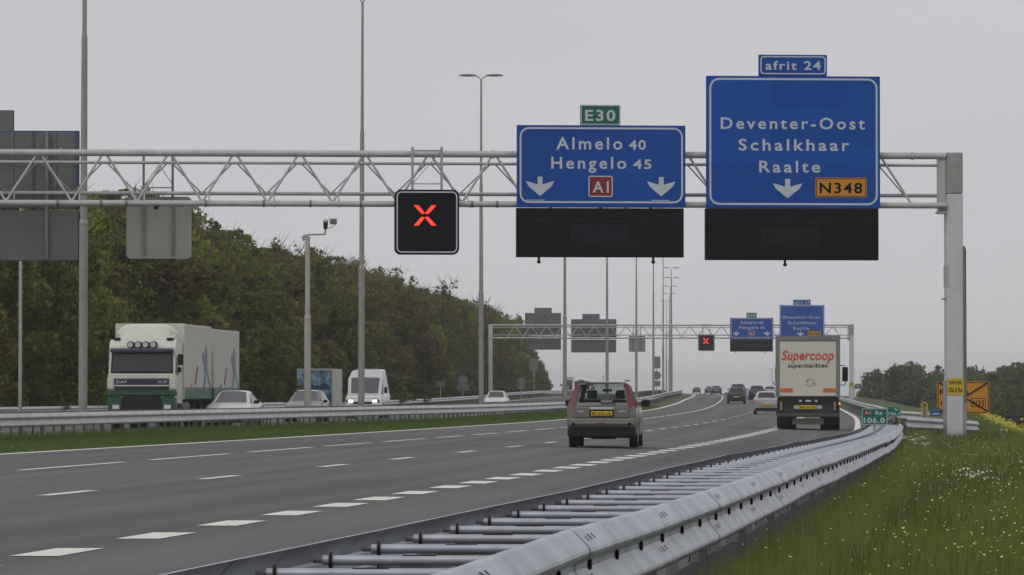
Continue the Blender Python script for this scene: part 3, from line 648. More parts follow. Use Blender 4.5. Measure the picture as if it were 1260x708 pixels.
q = MB(); zb = .1; pts = [(-.09, 0, -.3), (-.09, 0, .92)]+[(.09*math.cos(a), 0, .92+.10*math.sin(a)) for a in [math.pi*(1-i/8) for i in range(9)]]+[(.09, 0, .92), (.09, 0, -.3)]
q.path(pts, .026, YELL, 7); q.obj('hoop', T); q = MB(); q.box(-.05, .05, -.01, .02, .3, .9, STEELD); q.obj('plate', T)
X = px(1151, 150); T = thing('info_board', 'small blue and teal board low beside the gantry post', 'road sign', (X, 150, .3))
q = MB(); q.box(-.17, .17, 0, .03, .33, .57, mat('teal', (.02, .14, .2), .5)); q.box(-.13, .17, -.006, -.001, .33, .46, BLUE); q.obj('sign_board', T); q = MB(); q.box(-.1, .12, -.012, -.007, .37, .41, WHITE); q.obj('lettering', T); q = MB(); q.tube((0, .05, -.8), (0, .05, .5), .02, STEEL); q.obj('post', T)
X = px(1232.5, 142); T = thing('marker_post', 'small white marker post standing in the grass near the yellow flowers', 'marker', (X, 142, hz(X, 142)))
q = MB(); q.box(-.045, .045, -.04, .04, -.3, .27, mat('post_white', (.6, .6, .58), .5), .015); q.obj('post_body', T); q = MB(); q.box(-.03, .03, -.05, -.041, .17, .23, BACKG); q.obj('reflector', T)
def small_sign(label, p, Y, zc, plates, cat='road sign', m=BACKG):
    X = px(p, Y); z = hz(X, Y); T = thing('road_sign', label, cat, (X, Y, z))
    top = max(a[1]+a[3]/2 for a in plates)-z
    q = MB(); q.tube((0, .06, -.5), (0, .06, top), .05, MASTL); q.obj('post', T)
    for kind, zc, ww, hh in plates:
        q = MB(); zz = zc-z
        if kind == 'r': q.prism(rrect(-ww/2, ww/2, zz-hh/2, zz+hh/2, .06), -.03, 0, m)
        else: q.prism([(ww/2*math.cos(2*math.pi*i/24), zz+ww/2*math.sin(2*math.pi*i/24)) for i in range(24)], -.03, 0, m)
        q.obj('sign_plate', T)
    return T
SGY = mat('small_sign_grey', (.16, .17, .18), .6)
small_sign('small square sign back in front of the wood, left of the round one', 542, 400, 0, [('r', 2.15, .85, .8)], m=SGY)
small_sign('round sign back above a square plate in front of the wood', 569.5, 430, 0, [('o', 2.45, .9, .9), ('r', 1.75, 1.1, .55)], m=SGY)
small_sign('small grey sign back low beside the far guard rail left of the gantry leg', 641, 520, 0, [('r', 2.3, .8, 1.2)], m=SGY)
small_sign('tall pole with dark rectangular sign at the end of the wood', 657, 560, 0, [('r', 4.6, 1.05, 1.45)], m=SGY)
small_sign('round sign and dark rectangular sign on one post among the far lamp masts', 808, 600, 0, [('o', 3.45, 1.1, 1.1), ('r', 5.1, .95, 1.5), ('r', 2.4, .9, .7)], m=SGY)

# ------------------------------------------------------------------ vehicles
def paint(name, col, rough=.3, metal=0): return mat(name, col, rough, metal, .06, 3, coat=.6)
def loft_car(T, st, wheels, body, glass, side_win, ws, rw, wr=.31, roofm=None, seats=False, archr=.38):
    """st: stations (y, half width, floor, belt, top, half width at the roof, half width at the belt) from the nose to the tail.
       side_win: index pairs between which a side pane sits; ws / rw: index pair of the windscreen / rear window."""
    st = list(st); ys = [s[0] for s in st]
    def at(y):
        for a, b in zip(st, st[1:]):
            if a[0] >= y >= b[0]: t = (a[0]-y)/(a[0]-b[0]); return [a[i]+(b[i]-a[i])*t for i in range(6)]
        return list(st[0] if y > st[0][0] else st[-1])
    fine = set(ys)
    for wy in wheels:
        for i in range(-5, 6): fine.add(round(wy+archr*math.sin(i*math.pi/10), 4))
    fine = sorted((y for y in fine if ys[-1] <= y <= ys[0]), reverse=True)
    def zarch(y, zb):
        for wy in wheels:
            d = abs(y-wy)
            if d < archr-1e-4: return max(zb, wr+math.sqrt(archr**2-d*d))
        return zb
    mb = MB(); rows = []; vs = []
    for y in fine:
        _, w_, zb, be, tp, wt = at(y)[:6]; za = zarch(y, zb)
        zm = max((zb+be)*.55, za+.03); zm = min(zm, be-.03)
        za = min(za, zm-.01)
        row = [(-w_*.80, zb+.02), (-w_*.93, za), (-w_*.985, min(za+.09, (za+zm)/2+.02)), (-w_, zm), (-w_*.985, be-.05), (-w_*.955, be)]
        full = row+[(-x, z) for x, z in row[::-1]]; vs += [(x, y, z) for x, z in full]
    n = 12; fs = []
    for i in range(len(fine)-1):
        for j in range(n-1):
            if j == 5: continue
            fs.append((i*n+j, (i+1)*n+j, (i+1)*n+j+1, i*n+j+1))
        fs.append((i*n+n-1, (i+1)*n+n-1, (i+1)*n, i*n))
    fs.append(tuple(range(n))); k = (len(fine)-1)*n; fs.append(tuple(range(k+n-1, k-1, -1)))
    mb.add(vs, [f[::-1] for f in fs], body, True)
    # upper shell
    def up(s):
        y, w_, zb, be, tp, wt = s[:6]; e = min(.06, (tp-be)*.3)
        return [Vector(q) for q in ((-w_*.955, y, be), (-wt, y, tp-e), (-wt*.86, y, tp-e*.15), (-wt*.45, y, tp+.012), (wt*.45, y, tp+.012), (wt*.86, y, tp-e*.15), (wt, y, tp-e), (w_*.955, y, be))]
    U = [up(s) for s in st]; frames = []
    def quad(a, b, c, d, win, m, ins=.07, sub=None):
        if not win: mb.add([a, b, c, d], [(0, 1, 2, 3)], m, True); return
        P = [a, b, c, d]; cen = sum(P, Vector())/4; L1 = max((a-b).length, .01); L2 = max((b-c).length, .01)
        Q = [p+(cen-p)*ins for p in P]; mb.add(P+Q, [(0, 1, 5, 4), (1, 2, 6, 5), (2, 3, 7, 6), (3, 0, 4, 7)], m, False)
        return Q
    rm = roofm or body
    def pane(pts, nm, ofs=-.006):
        g = MB(); nrm = (pts[2]-pts[0]).cross(pts[-1]-pts[1]).normalized() if len(pts) == 4 else Vector((0, 0, 1))
        g.add([p+nrm*ofs for p in pts]+[p+nrm*(ofs-.01) for p in pts], [(0, 1, 2, 3), (7, 6, 5, 4), (0, 4, 5, 1), (1, 5, 6, 2), (2, 6, 7, 3), (3, 7, 4, 0)], glass); g.obj(nm, T)
    for i in range(len(st)-1):
        A_, B_ = U[i], U[i+1]; sw = (i, i+1) in side_win
        for s, (p, q) in ((1, (0, 1)), (-1, (7, 6))):
            a, b, c, d = (A_[p], B_[p], B_[q], A_[q]) if s == 1 else (B_[p], A_[p], A_[q], B_[q])
            r = quad(a, b, c, d, sw, body, .10); 
            if r: pane(r, 'side_window')
        cross = (i, i+1) == ws or (i, i+1) == rw
        if cross:
            pts = (A_[1], B_[1], B_[6], A_[6]) if (i, i+1) == ws else (A_[1], B_[1], B_[6], A_[6])
            for (p, q) in ((1, 2), (5, 6)): mb.add([A_[p], B_[p], B_[q], A_[q]], [(0, 1, 2, 3)], body, True)
            r = quad(A_[2], B_[2], B_[5], A_[5], True, body, .045); pane(r, 'windscreen' if (i, i+1) == ws else 'rear_window')
        else:
            for p in range(1, 6): mb.add([A_[p], B_[p], B_[p+1], A_[p+1]], [(0, 1, 2, 3)], rm if st[i][4] > st[i][3]+.25 and st[i+1][4] > st[i+1][3]+.25 else body, True)
    mb.add(U[0], [tuple(range(8))], body); mb.add(U[-1], [tuple(range(7, -1, -1))], body)
    mb.obj('body', T)
    # belly and cabin floor
    q = MB(); y0, y1 = ys[-1]+.25, ys[0]-.25; hw = st[len(st)//2][1]
    q.box(-hw*.76, hw*.76, y0, y1, min(s[2] for s in st)+.03, st[len(st)//2][3]-.22, UNDER); q.obj('underbody', T)
    for wy in wheels:
        for s in (-1, 1):
            q = MB(); xo = s*(hw-.10); q.tube((xo-s*.13, wy, wr), (xo+s*.07, wy, wr), wr, RUBBER, n=20); q.tube((xo+s*.071, wy, wr), (xo+s*.078, wy, wr), wr*.62, RIM, n=14); o = q.obj('wheel', T)
    if seats:
        for s in (-1, 1):
            q = MB(); q.box(s*.36-.24, s*.36+.24, .05, .22, .75, 1.20, UNDER, .06); q.box(s*.36-.13, s*.36+.13, .08, .18, 1.22, 1.44, UNDER, .05); q.obj('seat', T)
def place(name, label, cat, p, Y, opp=False, group='cars on the motorway', dr=0, X=None):
    X = px(p, Y) if X is None else X; rz = -head(L_, Y)*.75+dr
    return thing(name, label, cat, (X, Y, hz(X, Y)+.014), rz+(math.pi if opp else 0), group)
def mirror(T, x, y, z, m, s=1):
    for k in (-1, 1): q = MB(); q.box(min(k*x, k*(x+.2)), max(k*x, k*(x+.2)), y-.06, y+.06, z, z+.13*s, m, .03); q.obj('mirror', T)
CARP = {
 'sedan': dict(st=[(2.25, .66, .34, .60, .64, .55), (2.12, .80, .22, .70, .74, .68), (1.3, .87, .20, .84, .90, .74), (.80, .88, .20, .90, .97, .72), (.02, .88, .20, .93, 1.38, .57), (-.55, .88, .20, .95, 1.42, .58), (-1.10, .88, .20, .96, 1.36, .56), (-1.65, .86, .22, .97, 1.04, .66), (-2.15, .82, .26, .95, .99, .66), (-2.25, .74, .36, .80, .84, .60)], wheels=(1.38, -1.32), side=((3, 4), (4, 5), (5, 6)), ws=(3, 4), rw=(6, 7)),
 'hatch': dict(st=[(1.95, .62, .34, .62, .66, .52), (1.82, .76, .22, .72, .76, .66), (1.15, .81, .20, .86, .92, .70), (.72, .82, .20, .91, .98, .68), (.0, .82, .20, .94, 1.38, .54), (-.7, .82, .20, .97, 1.43, .56), (-1.50, .81, .22, .99, 1.37, .55), (-1.84, .78, .24, .97, 1.03, .66), (-1.95, .72, .34, .86, .90, .62)], wheels=(1.25, -1.2), side=((3, 4), (4, 5), (5, 6)), ws=(3, 4), rw=(6, 7)),
 'wagon': dict(st=[(2.25, .66, .36, .64, .68, .55), (2.12, .82, .24, .76, .80, .70), (1.3, .88, .22, .90, .97, .74), (.85, .89, .22, .96, 1.03, .72), (.12, .89, .22, .98, 1.47, .60), (-.7, .89, .22, 1.0, 1.53, .62), (-1.85, .88, .22, 1.02, 1.50, .60), (-2.12, .86, .24, 1.0, 1.08, .72), (-2.25, .78, .34, .86, .90, .66)], wheels=(1.38, -1.36), side=((3, 4), (4, 5), (5, 6)), ws=(3, 4), rw=(6, 7)),
}
def car(kind, label, p, Y, body, opp=False, sc=1.0, glass=None, lit=False, group='cars on the motorway', grille=True, name='car', rails=False):
    T = place(name, label, 'car', p, Y, opp, group); c = CARP[kind]
    loft_car(T, c['st'], c['wheels'], body, glass or GLASS, c['side'], c['ws'], c['rw'])
    f = c['st'][0][0]; r = c['st'][-1][0]; hw = c['st'][3][1]; bz = c['st'][0][3]
    for s in (-1, 1):
        q = MB(); q.box(min(s*(hw-.33), s*(hw-.08)), max(s*(hw-.33), s*(hw-.08)), f-.22, f-.06, bz-.10, bz+.05, LAMPON if lit else LAMPW, .03); q.obj('headlight', T)
        q = MB(); q.box(min(s*(hw-.26), s*(hw-.05)), max(s*(hw-.26), s*(hw-.05)), r+.02, r+.2, .68, .90, LAMPR, .03); q.obj('tail_lamp', T)
    q = MB(); q.box(-.36, .36, f-.06, f+.012, bz-.11, bz-.02, BLACK, .02); q.obj('grille', T)
    q = MB(); q.box(-.60, .60, f-.12, f+.02, .30, .42, BLACK, .03); q.obj('bumper', T); q = MB(); q.box(-.7, .7, r-.03, r+.15, .30, .42, BLACK, .03); q.obj('bumper', T)
    q = MB(); q.box(-.26, .26, f+.021, f+.035, .40, .50, PLATE); q.obj('number_plate', T); q = MB(); q.box(-.26, .26, r-.04, r-.005, .60, .71, PLATE); q.obj('number_plate', T)
    mirror(T, hw-.03, c['st'][3][0]-.1, .93, BLACK)
    if rails:
        for s in (-.55, .55): q = MB(); q.box(s-.02, s+.02, -1.5, .1, 1.53, 1.57, STEELD); q.obj('roof_rail', T)
    if sc != 1: T.scale = (sc,)*3
    return T
WH = paint('white_paint', (.62, .62, .62)); GY = paint('grey_green_paint', (.13, .15, .14), .45, 0); DK = paint('dark_paint', (.02, .022, .026)); SIL = paint('silver_paint', (.42, .43, .44), .3, .3)
NAVY = paint('blue_paint', (.03, .035, .10), .3, .2); DGR = paint('dark_grey_paint', (.05, .05, .06), .3, .2); SLATE = paint('slate_blue_paint', (.06, .08, .12), .3, .2)
OG = 'cars coming towards us on the opposite carriageway'
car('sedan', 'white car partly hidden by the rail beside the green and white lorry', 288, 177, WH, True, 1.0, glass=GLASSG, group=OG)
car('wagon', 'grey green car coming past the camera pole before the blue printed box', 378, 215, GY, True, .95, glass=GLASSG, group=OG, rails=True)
car('sedan', 'white car coming towards us alone near the leg of the far gantry', 611, 341, WH, True, 1.0, group=OG)
car('hatch', 'small silver hatchback just left of the supermarket lorry', 943, 290, SIL, False, 1.0, glass=GLASS)
car('wagon', 'dark tall car directly ahead on the middle lane', 906, 440, DK, False, 1.0)
car('wagon', 'dark blue car seen above the roof of the dark tall car ahead', 907.5, 530, SLATE, False, 1.08)
car('wagon', 'dark grey wagon in the right lane before the silver hatchback', 931, 500, DGR, False, 1.0)
car('sedan', 'purplish blue car where the road bends out of sight', 881, 760, NAVY, False, 1.05)
car('sedan', 'bluish car just left of the purplish one at the bend', 873, 830, SLATE, False, 1.0)
car('sedan', 'tiny dark car at the crest left of the others', 857, 1010, DK, False, 1.0)
car('hatch', 'pale car behind the dark grey wagon, right of it', 947, 560, SIL, False, 1.0)

# the beige sports utility car
SB = mat('beige_metallic', (.170, .162, .142), .32, .35, .06, 3, coat=.5)
CLG = bpy.data.materials.new('clear_glass'); CLG.use_nodes = True; t = CLG.node_tree; b = t.nodes['Principled BSDF']; b.inputs['Base Color'].default_value = (.02, .025, .03, 1); b.inputs['Roughness'].default_value = .05
tp_ = t.nodes.new('ShaderNodeBsdfTransparent'); tp_.inputs[0].default_value = (.93, .95, .94, 1); ms = t.nodes.new('ShaderNodeMixShader'); ms.inputs[0].default_value = .86
t.links.new(b.outputs[0], ms.inputs[1]); t.links.new(tp_.outputs[0], ms.inputs[2]); t.links.new(ms.outputs[0], t.nodes['Material Output'].inputs[0])
T = place('sports_utility_car', 'beige boxy off road style car seen from behind with tall red lamps', 'car', 746.0, 119.5, False, dr=.02)
SST = [(2.25, .68, .42, .72, .78, .58), (2.12, .82, .30, .84, .90, .72), (1.35, .87, .28, .96, 1.04, .78), (.95, .88, .28, 1.0, 1.08, .76), (.25, .885, .28, 1.02, 1.58, .62), (-.6, .885, .28, 1.03, 1.64, .64), (-1.5, .88, .28, 1.04, 1.635, .64), (-2.02, .875, .30, 1.05, 1.59, .63), (-2.17, .87, .32, 1.04, 1.12, .76), (-2.22, .86, .40, 1.0, 1.05, .78)]
loft_car(T, SST, (1.38, -1.30), SB, CLG, ((3, 4), (4, 5), (5, 6), (6, 7)), (3, 4), (7, 8), wr=.345, roofm=mat('roof_blue_grey', (.05, .055, .09), .2, coat=.5), seats=True, archr=.41)
def part(nm, *boxes, parent=None):
    q = MB()
    for bx in boxes: q.box(*bx)
    return q.obj(nm, parent or T)
part('tailgate', (-.70, .70, -2.265, -2.20, .74, 1.02, SB, .03))
part('bright_strip', (-.30, .30, -2.30, -2.25, .955, 1.01, CHROME, .012))
part('plate_recess', (-.31, .31, -2.275, -2.24, .78, .95, UNDER))
part('number_plate', (-.265, .265, -2.292, -2.276, .805, .915, PLATE, .006))
text('83-XX-LR', 'lettering', -.24, .24, .825, .895, -2.294, INK, T, bold=.03)
part('bumper', (-.86, .86, -2.36, -2.14, .50, .74, SB, .05), (-.80, .80, -2.40, -2.2, .56, .66, SB, .03))
part('lower_bumper', (-.85, .85, -2.35, -1.9, .25, .49, BLACK, .05))
part('tow_hook', (-.03, .03, -2.42, -2.34, .40, .52, BLACK), (-.11, .11, -2.406, -2.398, .60, .635, LAMPR))
part('exhaust', (-.62, -.38, -2.30, -1.9, .27, .34, BLACK, .03), (-.3, .35, -2.0, -1.2, .22, .34, UNDER, .05))
for s in (-1, 1):
    q = MB(); a, b_ = s*.80, s*.885
    # lamp column up the rear pillar
    vs = [(s*.875, -2.20, 1.00), (s*.665, -2.245, 1.00), (s*.555, -2.10, 1.60), (s*.660, -2.06, 1.585), (s*.84, -1.9, 1.02), (s*.66, -1.85, 1.56)]
    q.add(vs, [(0, 1, 2, 3), (0, 3, 5, 4), (1, 0, 4), (2, 1, 4, 5), (3, 2, 5)] if s < 0 else [(3, 2, 1, 0), (4, 5, 3, 0), (4, 0, 1), (5, 4, 1, 2), (5, 2, 3)], mat('tall_tail_lamp', (.13, .010, .022), .3, coat=.5)); q.obj('tail_lamp', T)
    q = MB(); q.tube((s*.70, -2.405, .60), (s*.70, -2.3, .60), .045, BLACK, n=12); q.obj('fog_lamp', T)
    q = MB(); q.box(min(s*.56, s*.60), max(s*.56, s*.60), -1.9, .1, 1.66, 1.70, STEELD, .01); q.obj('roof_rail', T)
    q = MB(); q.box(min(s*.86, s*1.08), max(s*.86, s*1.08), .62, .76, 1.02, 1.20, BLACK, .04); q.obj('mirror', T)
part('wiper', (-.02, .36, -2.24, -2.225, 1.10, 1.125, BLACK))
part('rear_spoiler', (-.60, .60, -2.12, -1.95, 1.60, 1.635, mat('roof_blue_grey', (0, 0, 0)), .015))
part('rear_seat', (-.62, .62, -1.05, -.85, .7, 1.10, UNDER, .05))
part('interior_mirror', (-.12, .12, .42, .45, 1.40, 1.47, BLACK, .01))
q = MB(); q.tube((.0, -1.3, 1.64), (.0, -1.45, 1.82), .006, BLACK, n=5); q.obj('aerial', T)
# small badges on the tailgate
part('badge', (.42, .60, -2.272, -2.266, .90, .925, CHROME), (-.60, -.44, -2.272, -2.266, .90, .925, CHROME))

# the supermarket lorry
T = place('box_lorry', 'supermarket delivery lorry with cream rear door reading Supercoop supermarkten', 'lorry', 994, 187, False, 'lorries'); T.rotation_euler.z = -.072
CREAM = mat('cream_panel', (.62, .61, .52), .5, 0, .05, .6); FRAME = mat('lorry_frame', (.20, .20, .19), .6, 0, .15, 2); LRED = mat('print_red', (.55, .10, .04), .55); LORG = mat('marker_orange', (.65, .13, .03), .5)
part('box_body', (-1.26, 1.26, -.0, 7.0, 1.30, 3.72, FRAME, .03))
part('rear_door', (-1.12, 1.12, -.03, -.0, 1.36, 3.52, CREAM)); 
for i in range(1, 5): part('door_slat_joint', (-1.10, 1.10, -.034, -.030, 1.36+i*.432, 1.366+i*.432, mat('joint_cream', (.36, .35, .28), .6)))
part('door_frame', (-1.28, -1.13, -.06, .02, 1.30, 3.74, FRAME), (1.13, 1.28, -.06, .02, 1.30, 3.74, FRAME), (-1.125, 1.125, -.06, .02, 3.55, 3.74, FRAME))
text('Supercoop', 'lettering', -1.05, 1.03, 2.78, 3.17, -.037, LRED, T, shear=.25, bold=.03, space=1.05)
text('supermarkten', 'lettering', -.80, .78, 2.48, 2.66, -.037, INK, T, shear=.25, bold=.02, space=1.1)
q = MB()
for (cx, cz, a0, a1, rr) in ((0, 1.94, 20, 200, .17), (.03, 1.84, 190, 380, .17), (.0, 1.90, 100, 200, .12), (.03, 1.88, -80, 40, .10)):
    pa = [(.1+cx+.95*(rr+.022)*math.cos(R(a0+(a1-a0)*i/14)), cz+(rr*.55+.012)*math.sin(R(a0+(a1-a0)*i/14))) for i in range(15)]; pb = [(.1+cx+.95*(rr-.022)*math.cos(R(a0+(a1-a0)*i/14)), cz+(rr*.55-.012)*math.sin(R(a0+(a1-a0)*i/14))) for i in range(15)]
    vs = [(x, -.037-.0005*len(q.f)*.02, z) for x, z in pa+pb]; q.add(vs, [(i, i+1, 16+i, 15+i) for i in range(14)], mat('print_pale_red', (.45, .16, .11), .55))
q.obj('logo', T)
for s in (-1, 1):
    part('marker_plate', (min(s*.60, s*1.09), max(s*.60, s*1.09), -.045, -.031, 1.50, 1.66, LORG))
    part('tail_lamp', (min(s*.98, s*1.20), max(s*.98, s*1.20), -.02, .1, .72, 1.18, UNDER, .02), (min(s*1.02, s*1.10), max(s*1.02, s*1.10), -.035, -.021, .78, 1.12, mat('lamp_strip', (.30, .22, .17), .3)))
    for yy in (1.7, 5.6):
        q = MB(); x0 = s*(.48 if yy < 3 else .9); q.tube((x0, yy, .5), (s*1.24, yy, .5), .5, RUBBER, n=24); q.tube((s*1.241, yy, .5), (s*1.25, yy, .5), .28, RIM, n=14); q.obj('wheel', T)
    q = MB(); q.box(min(s*.50, s*1.22), max(s*.50, s*1.22), 1.0, 1.03, .25, .95, BLACK); q.obj('mud_flap', T)
part('chassis', (-1.22, 1.22, .0, 7.4, 1.02, 1.29, UNDER), (-.5, .5, .6, 7.4, .7, 1.0, UNDER)); part('under_panel', (-1.22, 1.22, .02, .10, .66, 1.28, mat('dark_brown', (.025, .02, .018), .5)))
part('rear_bumper', (-1.24, 1.24, -.08, .01, .52, .66, mat('bumper_grey', (.06, .055, .05), .6), .02))
part('number_plate', (-.34, .34, -.03, .015, .83, .99, PLATE, .005)); text('BN-JV-26', 'lettering', -.30, .30, .86, .96, -.033, INK, T, bold=.02)
part('warning_plate', (-.55, -.36, -.028, .015, .84, .98, mat('plate_white', (.45, .44, .36), .5)), (.36, .55, -.028, .015, .84, .98, mat('plate_white', (0, 0, 0))))
part('door_latch', (-.35, -.25, -.03, .01, 1.12, 1.2, CHROME), (-.10, .12, -.03, .01, 1.12, 1.2, CHROME), (.28, .38, -.03, .01, 1.12, 1.2, CHROME))
part('tail_lift', (-.62, .62, .6, .68, .22, .46, mat('tail_lift_cream', (.34, .33, .28), .6), .01))
part('cab', (-1.2, 1.2, 7.1, 9.0, .7, 3.0, WH, .12)); part('windscreen', (-1.05, 1.05, 9.0, 9.03, 1.8, 2.7, GLASS))
for s in (-1, 1):
    wm = 1.58 if s > 0 else 1.44; q = MB(); q.box(min(s*1.34, s*wm), max(s*1.34, s*wm), 8.7, 8.85, 1.95, 2.55, BLACK, .03); q.path([(s*1.2, 8.75, 2.6), (s*1.45, 8.75, 2.62)], .02, BLACK, 6); q.path([(s*1.2, 8.75, 1.8), (s*1.45, 8.75, 1.8), (s*1.5, 8.75, 1.95)], .02, BLACK, 6); q.obj('mirror', T)
q = MB(); q.ell((1.25, 0.02, 1.05), (.04, .04, .05), mat('side_marker', (.7, .2, .05), .3, emit=((1, .3, .08), 1.2)), 8, 6); q.obj('marker_lamp', T)

# the green and white road train
X = px(174.5, 172); T = thing('road_train', 'white and dark green lorry with trailer and four roof lamps on the opposite carriageway', 'lorry', (X, 172, .014), math.pi-.070, 'lorries')
# local +y points towards the camera side of travel (front of the lorry at y = 0, body runs to -y)
CW = mat('lorry_white', (.62, .62, .54), .4, 0, .05, 1, coat=.3); LG = mat('lorry_green', (.008, .075, .033), .4, 0, .1, 2, coat=.3); LG2 = mat('lorry_green_side', (.03, .13, .085), .5, 0, .1, 1); VB = mat('visor_blue', (.05, .055, .11), .4); BOXW = mat('box_side', (.52, .51, .46), .5, 0, .06, .7)
vs = []; 
def slab(q, prof, x0, x1, m):   # prof: (y,z) outline
    n = len(prof); v = [(x0, y, z) for y, z in prof]+[(x1, y, z) for y, z in prof]
    q.add(v, [tuple(range(n)), tuple(range(2*n-1, n-1, -1))]+[(i, n+i, n+(i+1) % n, (i+1) % n) for i in range(n)], m)
q = MB(); slab(q, [(-1.9, .95), (-.06, .95), (0, 1.35), (-.02, 2.03), (-.20, 3.02), (-.30, 3.20), (-.5, 3.28), (-1.9, 3.28)], -1.22, 1.22, CW); q.obj('cab', T)
part('visor', (-1.16, 1.16, -.16, .08, 2.81, 2.96, VB, .04))
q = MB(); q.add([(-1.10, -.015, 2.09), (1.10, -.015, 2.09), (1.06, -.150, 2.83), (-1.06, -.150, 2.83)], [(3, 2, 1, 0)], mat('cab_glass', (.035, .038, .042), .12)); q.add([(-1.15, -.018, 2.05), (1.15, -.018, 2.05), (1.12, -.155, 2.85), (-1.12, -.155, 2.85)], [(3, 2, 1, 0)], BLACK); q.v = [(a, b+.012*(i < 4)+.004, c) for i, (a, b, c) in enumerate(q.v)]; q.obj('windscreen', T)
part('wiper', (-.7, .1, .02, .03, 2.11, 2.13, BLACK), (.15, .8, .02, .03, 2.11, 2.13, BLACK))
part('front_panel', (-1.24, 1.24, -.2, .03, 1.84, 2.02, CW, .03)); part('grille', (-1.0, 1.0, -.1, .045, 1.63, 1.84, mat('grille_blue', (.02, .025, .06), .5), .01), (-1.0, 1.0, -.1, .048, 1.45, 1.575, mat('grille_dark', (.01, .02, .022), .5), .01))
part('grille_bar', (-1.0, 1.0, -.1, .056, 1.58, 1.625, CW))
for s in (-1, 1): part('corner_panel', (min(s*1.0, s*1.27), max(s*1.0, s*1.27), -.3, .05, 1.45, 1.92, CW, .05))
text('DAF', 'lettering', .55, .93, 1.69, 1.79, .049, CHROME, T, bold=.02, flip=True); text('95 XF', 'lettering', -.93, -.6, 1.69, 1.79, .049, CHROME, T, bold=.02, flip=True)
part('bumper', (-1.27, 1.27, -.4, .06, 1.22, 1.44, LG, .05), (-1.25, -.72, -.4, .05, .55, 1.21, LG, .07), (.72, 1.25, -.4, .05, .55, 1.21, LG, .07), (-.71, .71, -.4, .0, .55, 1.21, UNDER))
for s in (-1, 1):
    part('headlight', (min(s*.80, s*1.10), max(s*.80, s*1.10), -.02, .065, .72, .92, LAMPW, .04))
    q = MB(); q.box(min(s*1.30, s*1.50), max(s*1.30, s*1.50), -.25, -.05, 2.35, 2.75, BLACK, .03); q.box(min(s*1.28, s*1.42), max(s*1.28, s*1.42), -.3, -.12, 2.08, 2.28, BLACK, .03); q.obj('mirror', T)
    q = MB(); xs = s*1.225; q.plate((xs, -.25, 2.0), (xs, -.95, 2.0), (xs, -.95, 2.65), (xs, -.30, 2.65), GLASS, off=.01*(1 if s < 0 else -1), inset=.03); q.obj('side_window', T)
for i in range(4):
    x = -.42+i*.28; q = MB(); q.tube((x, -.30, 3.10), (x, .04, 3.10), .125, BLACK, n=16); q.tube((x, .041, 3.10), (x, .05, 3.10), .10, CHROME, n=16); q.obj('spot_lamp', T)
q = MB(); NN = 12; vs = []
for k_, (yy, zz, ww) in enumerate(((-.55, 3.29, 1.0), (-.66, 3.40, .93), (-.92, 3.66, .98), (-1.15, 3.80, 1.06), (-1.4, 3.87, 1.14))):
    for i_ in range(NN+1):
        tt = -1+2*i_/NN; vs.append((ww*tt, yy-.22*abs(tt)**4*(k_ < 3), 3.285+(zz-3.285)*(1-abs(tt)**6*.55)))
q.add(vs, [(a*(NN+1)+b, a*(NN+1)+b+1, (a+1)*(NN+1)+b+1, (a+1)*(NN+1)+b) for a in range(4) for b in range(NN)], CW, True)
q.add([(-1.0, -.70, 3.285), (-1.14, -1.4, 3.285), (-1.14, -1.4, 3.58), (-.93, -.80, 3.36)], [(0, 1, 2, 3)], CW); q.add([(1.0, -.70, 3.285), (1.14, -1.4, 3.285), (1.14, -1.4, 3.58), (.93, -.80, 3.36)], [(3, 2, 1, 0)], CW); q.obj('roof_deflector', T)
part('roof_horn', (.85, 1.1, -.55, -.35, 3.28, 3.35, BLACK, .02), (-1.1, -.85, -.55, -.35, 3.28, 3.35, BLACK, .02))
def boxunit(y1, y0, z0, z1):
    part('box_body', (-1.27, 1.27, y0, y1, z0+.42, z1, BOXW, .02)); part('side_skirt', (-1.275, 1.275, y0, y1, z0, z0+.415, LG2, .02))
    s = -1; xs = -1.279
    # printed figures on the side: violet body, pale blue legs, red stroke
    F1 = mat('print_violet', (.20, .16, .28), .5); F2 = mat('print_blue', (.16, .28, .36), .5); F3 = mat('print_redbrown', (.36, .09, .06), .5)
    yc = y0+1.25 if y1-y0 < 7.5 else y0+1.4
    def poly(pts, m, k, nm): q = MB(); q.add([(xs-.002*k, yc+.35+a*1.7, b) for a, b in pts], [tuple(range(len(pts)))], m); q.obj(nm, T)
    poly([(-.05, 3.15), (-.22, 3.0), (-.34, 2.6), (-.30, 2.1), (-.05, 2.0), (.18, 2.2), (.30, 2.5), (.10, 2.85)], F1, 1, 'violet_print')
    poly([(.45, 2.9), (.2, 2.72), (.05, 2.5), (.25, 2.45), (.5, 2.6)], F1, 2, 'violet_print')
    poly([(-.30, 2.3), (-.75, 1.55), (-1.05, 1.52), (-.25, 2.05), (.0, 2.2)], F2, 3, 'blue_print')
    poly([(.0, 2.2), (.22, 1.75), (.40, 1.52), (.05, 1.52), (-.12, 1.9)], F2, 4, 'blue_print')
    poly([(1.35, 2.35), (1.22, 2.3), (1.62, 1.62), (1.75, 1.66)], F3, 5, 'red_print'); poly([(2.2, 1.62), (2.35, 1.5), (2.5, 1.5), (2.3, 1.7)], F3, 6, 'red_print')
boxunit(-2.05, -9.6, 1.10, 3.88); boxunit(-10.3, -18.0, 1.10, 3.80)
part('chassis', (-.5, .5, -18, -1.5, .7, 1.09, UNDER)); part('box_frame', (-1.28, 1.28, -2.10, -2.02, 1.1, 3.90, CW))
for yy in (-.95, -5.2, -7.2, -12.5, -16.2):
    for s in (-1, 1): q = MB(); q.tube((s*.85, yy, .5), (s*1.2, yy, .5), .5, RUBBER, n=20); q.tube((s*1.201, yy, .5), (s*1.21, yy, .5), .28, RIM, n=12); q.obj('wheel', T)
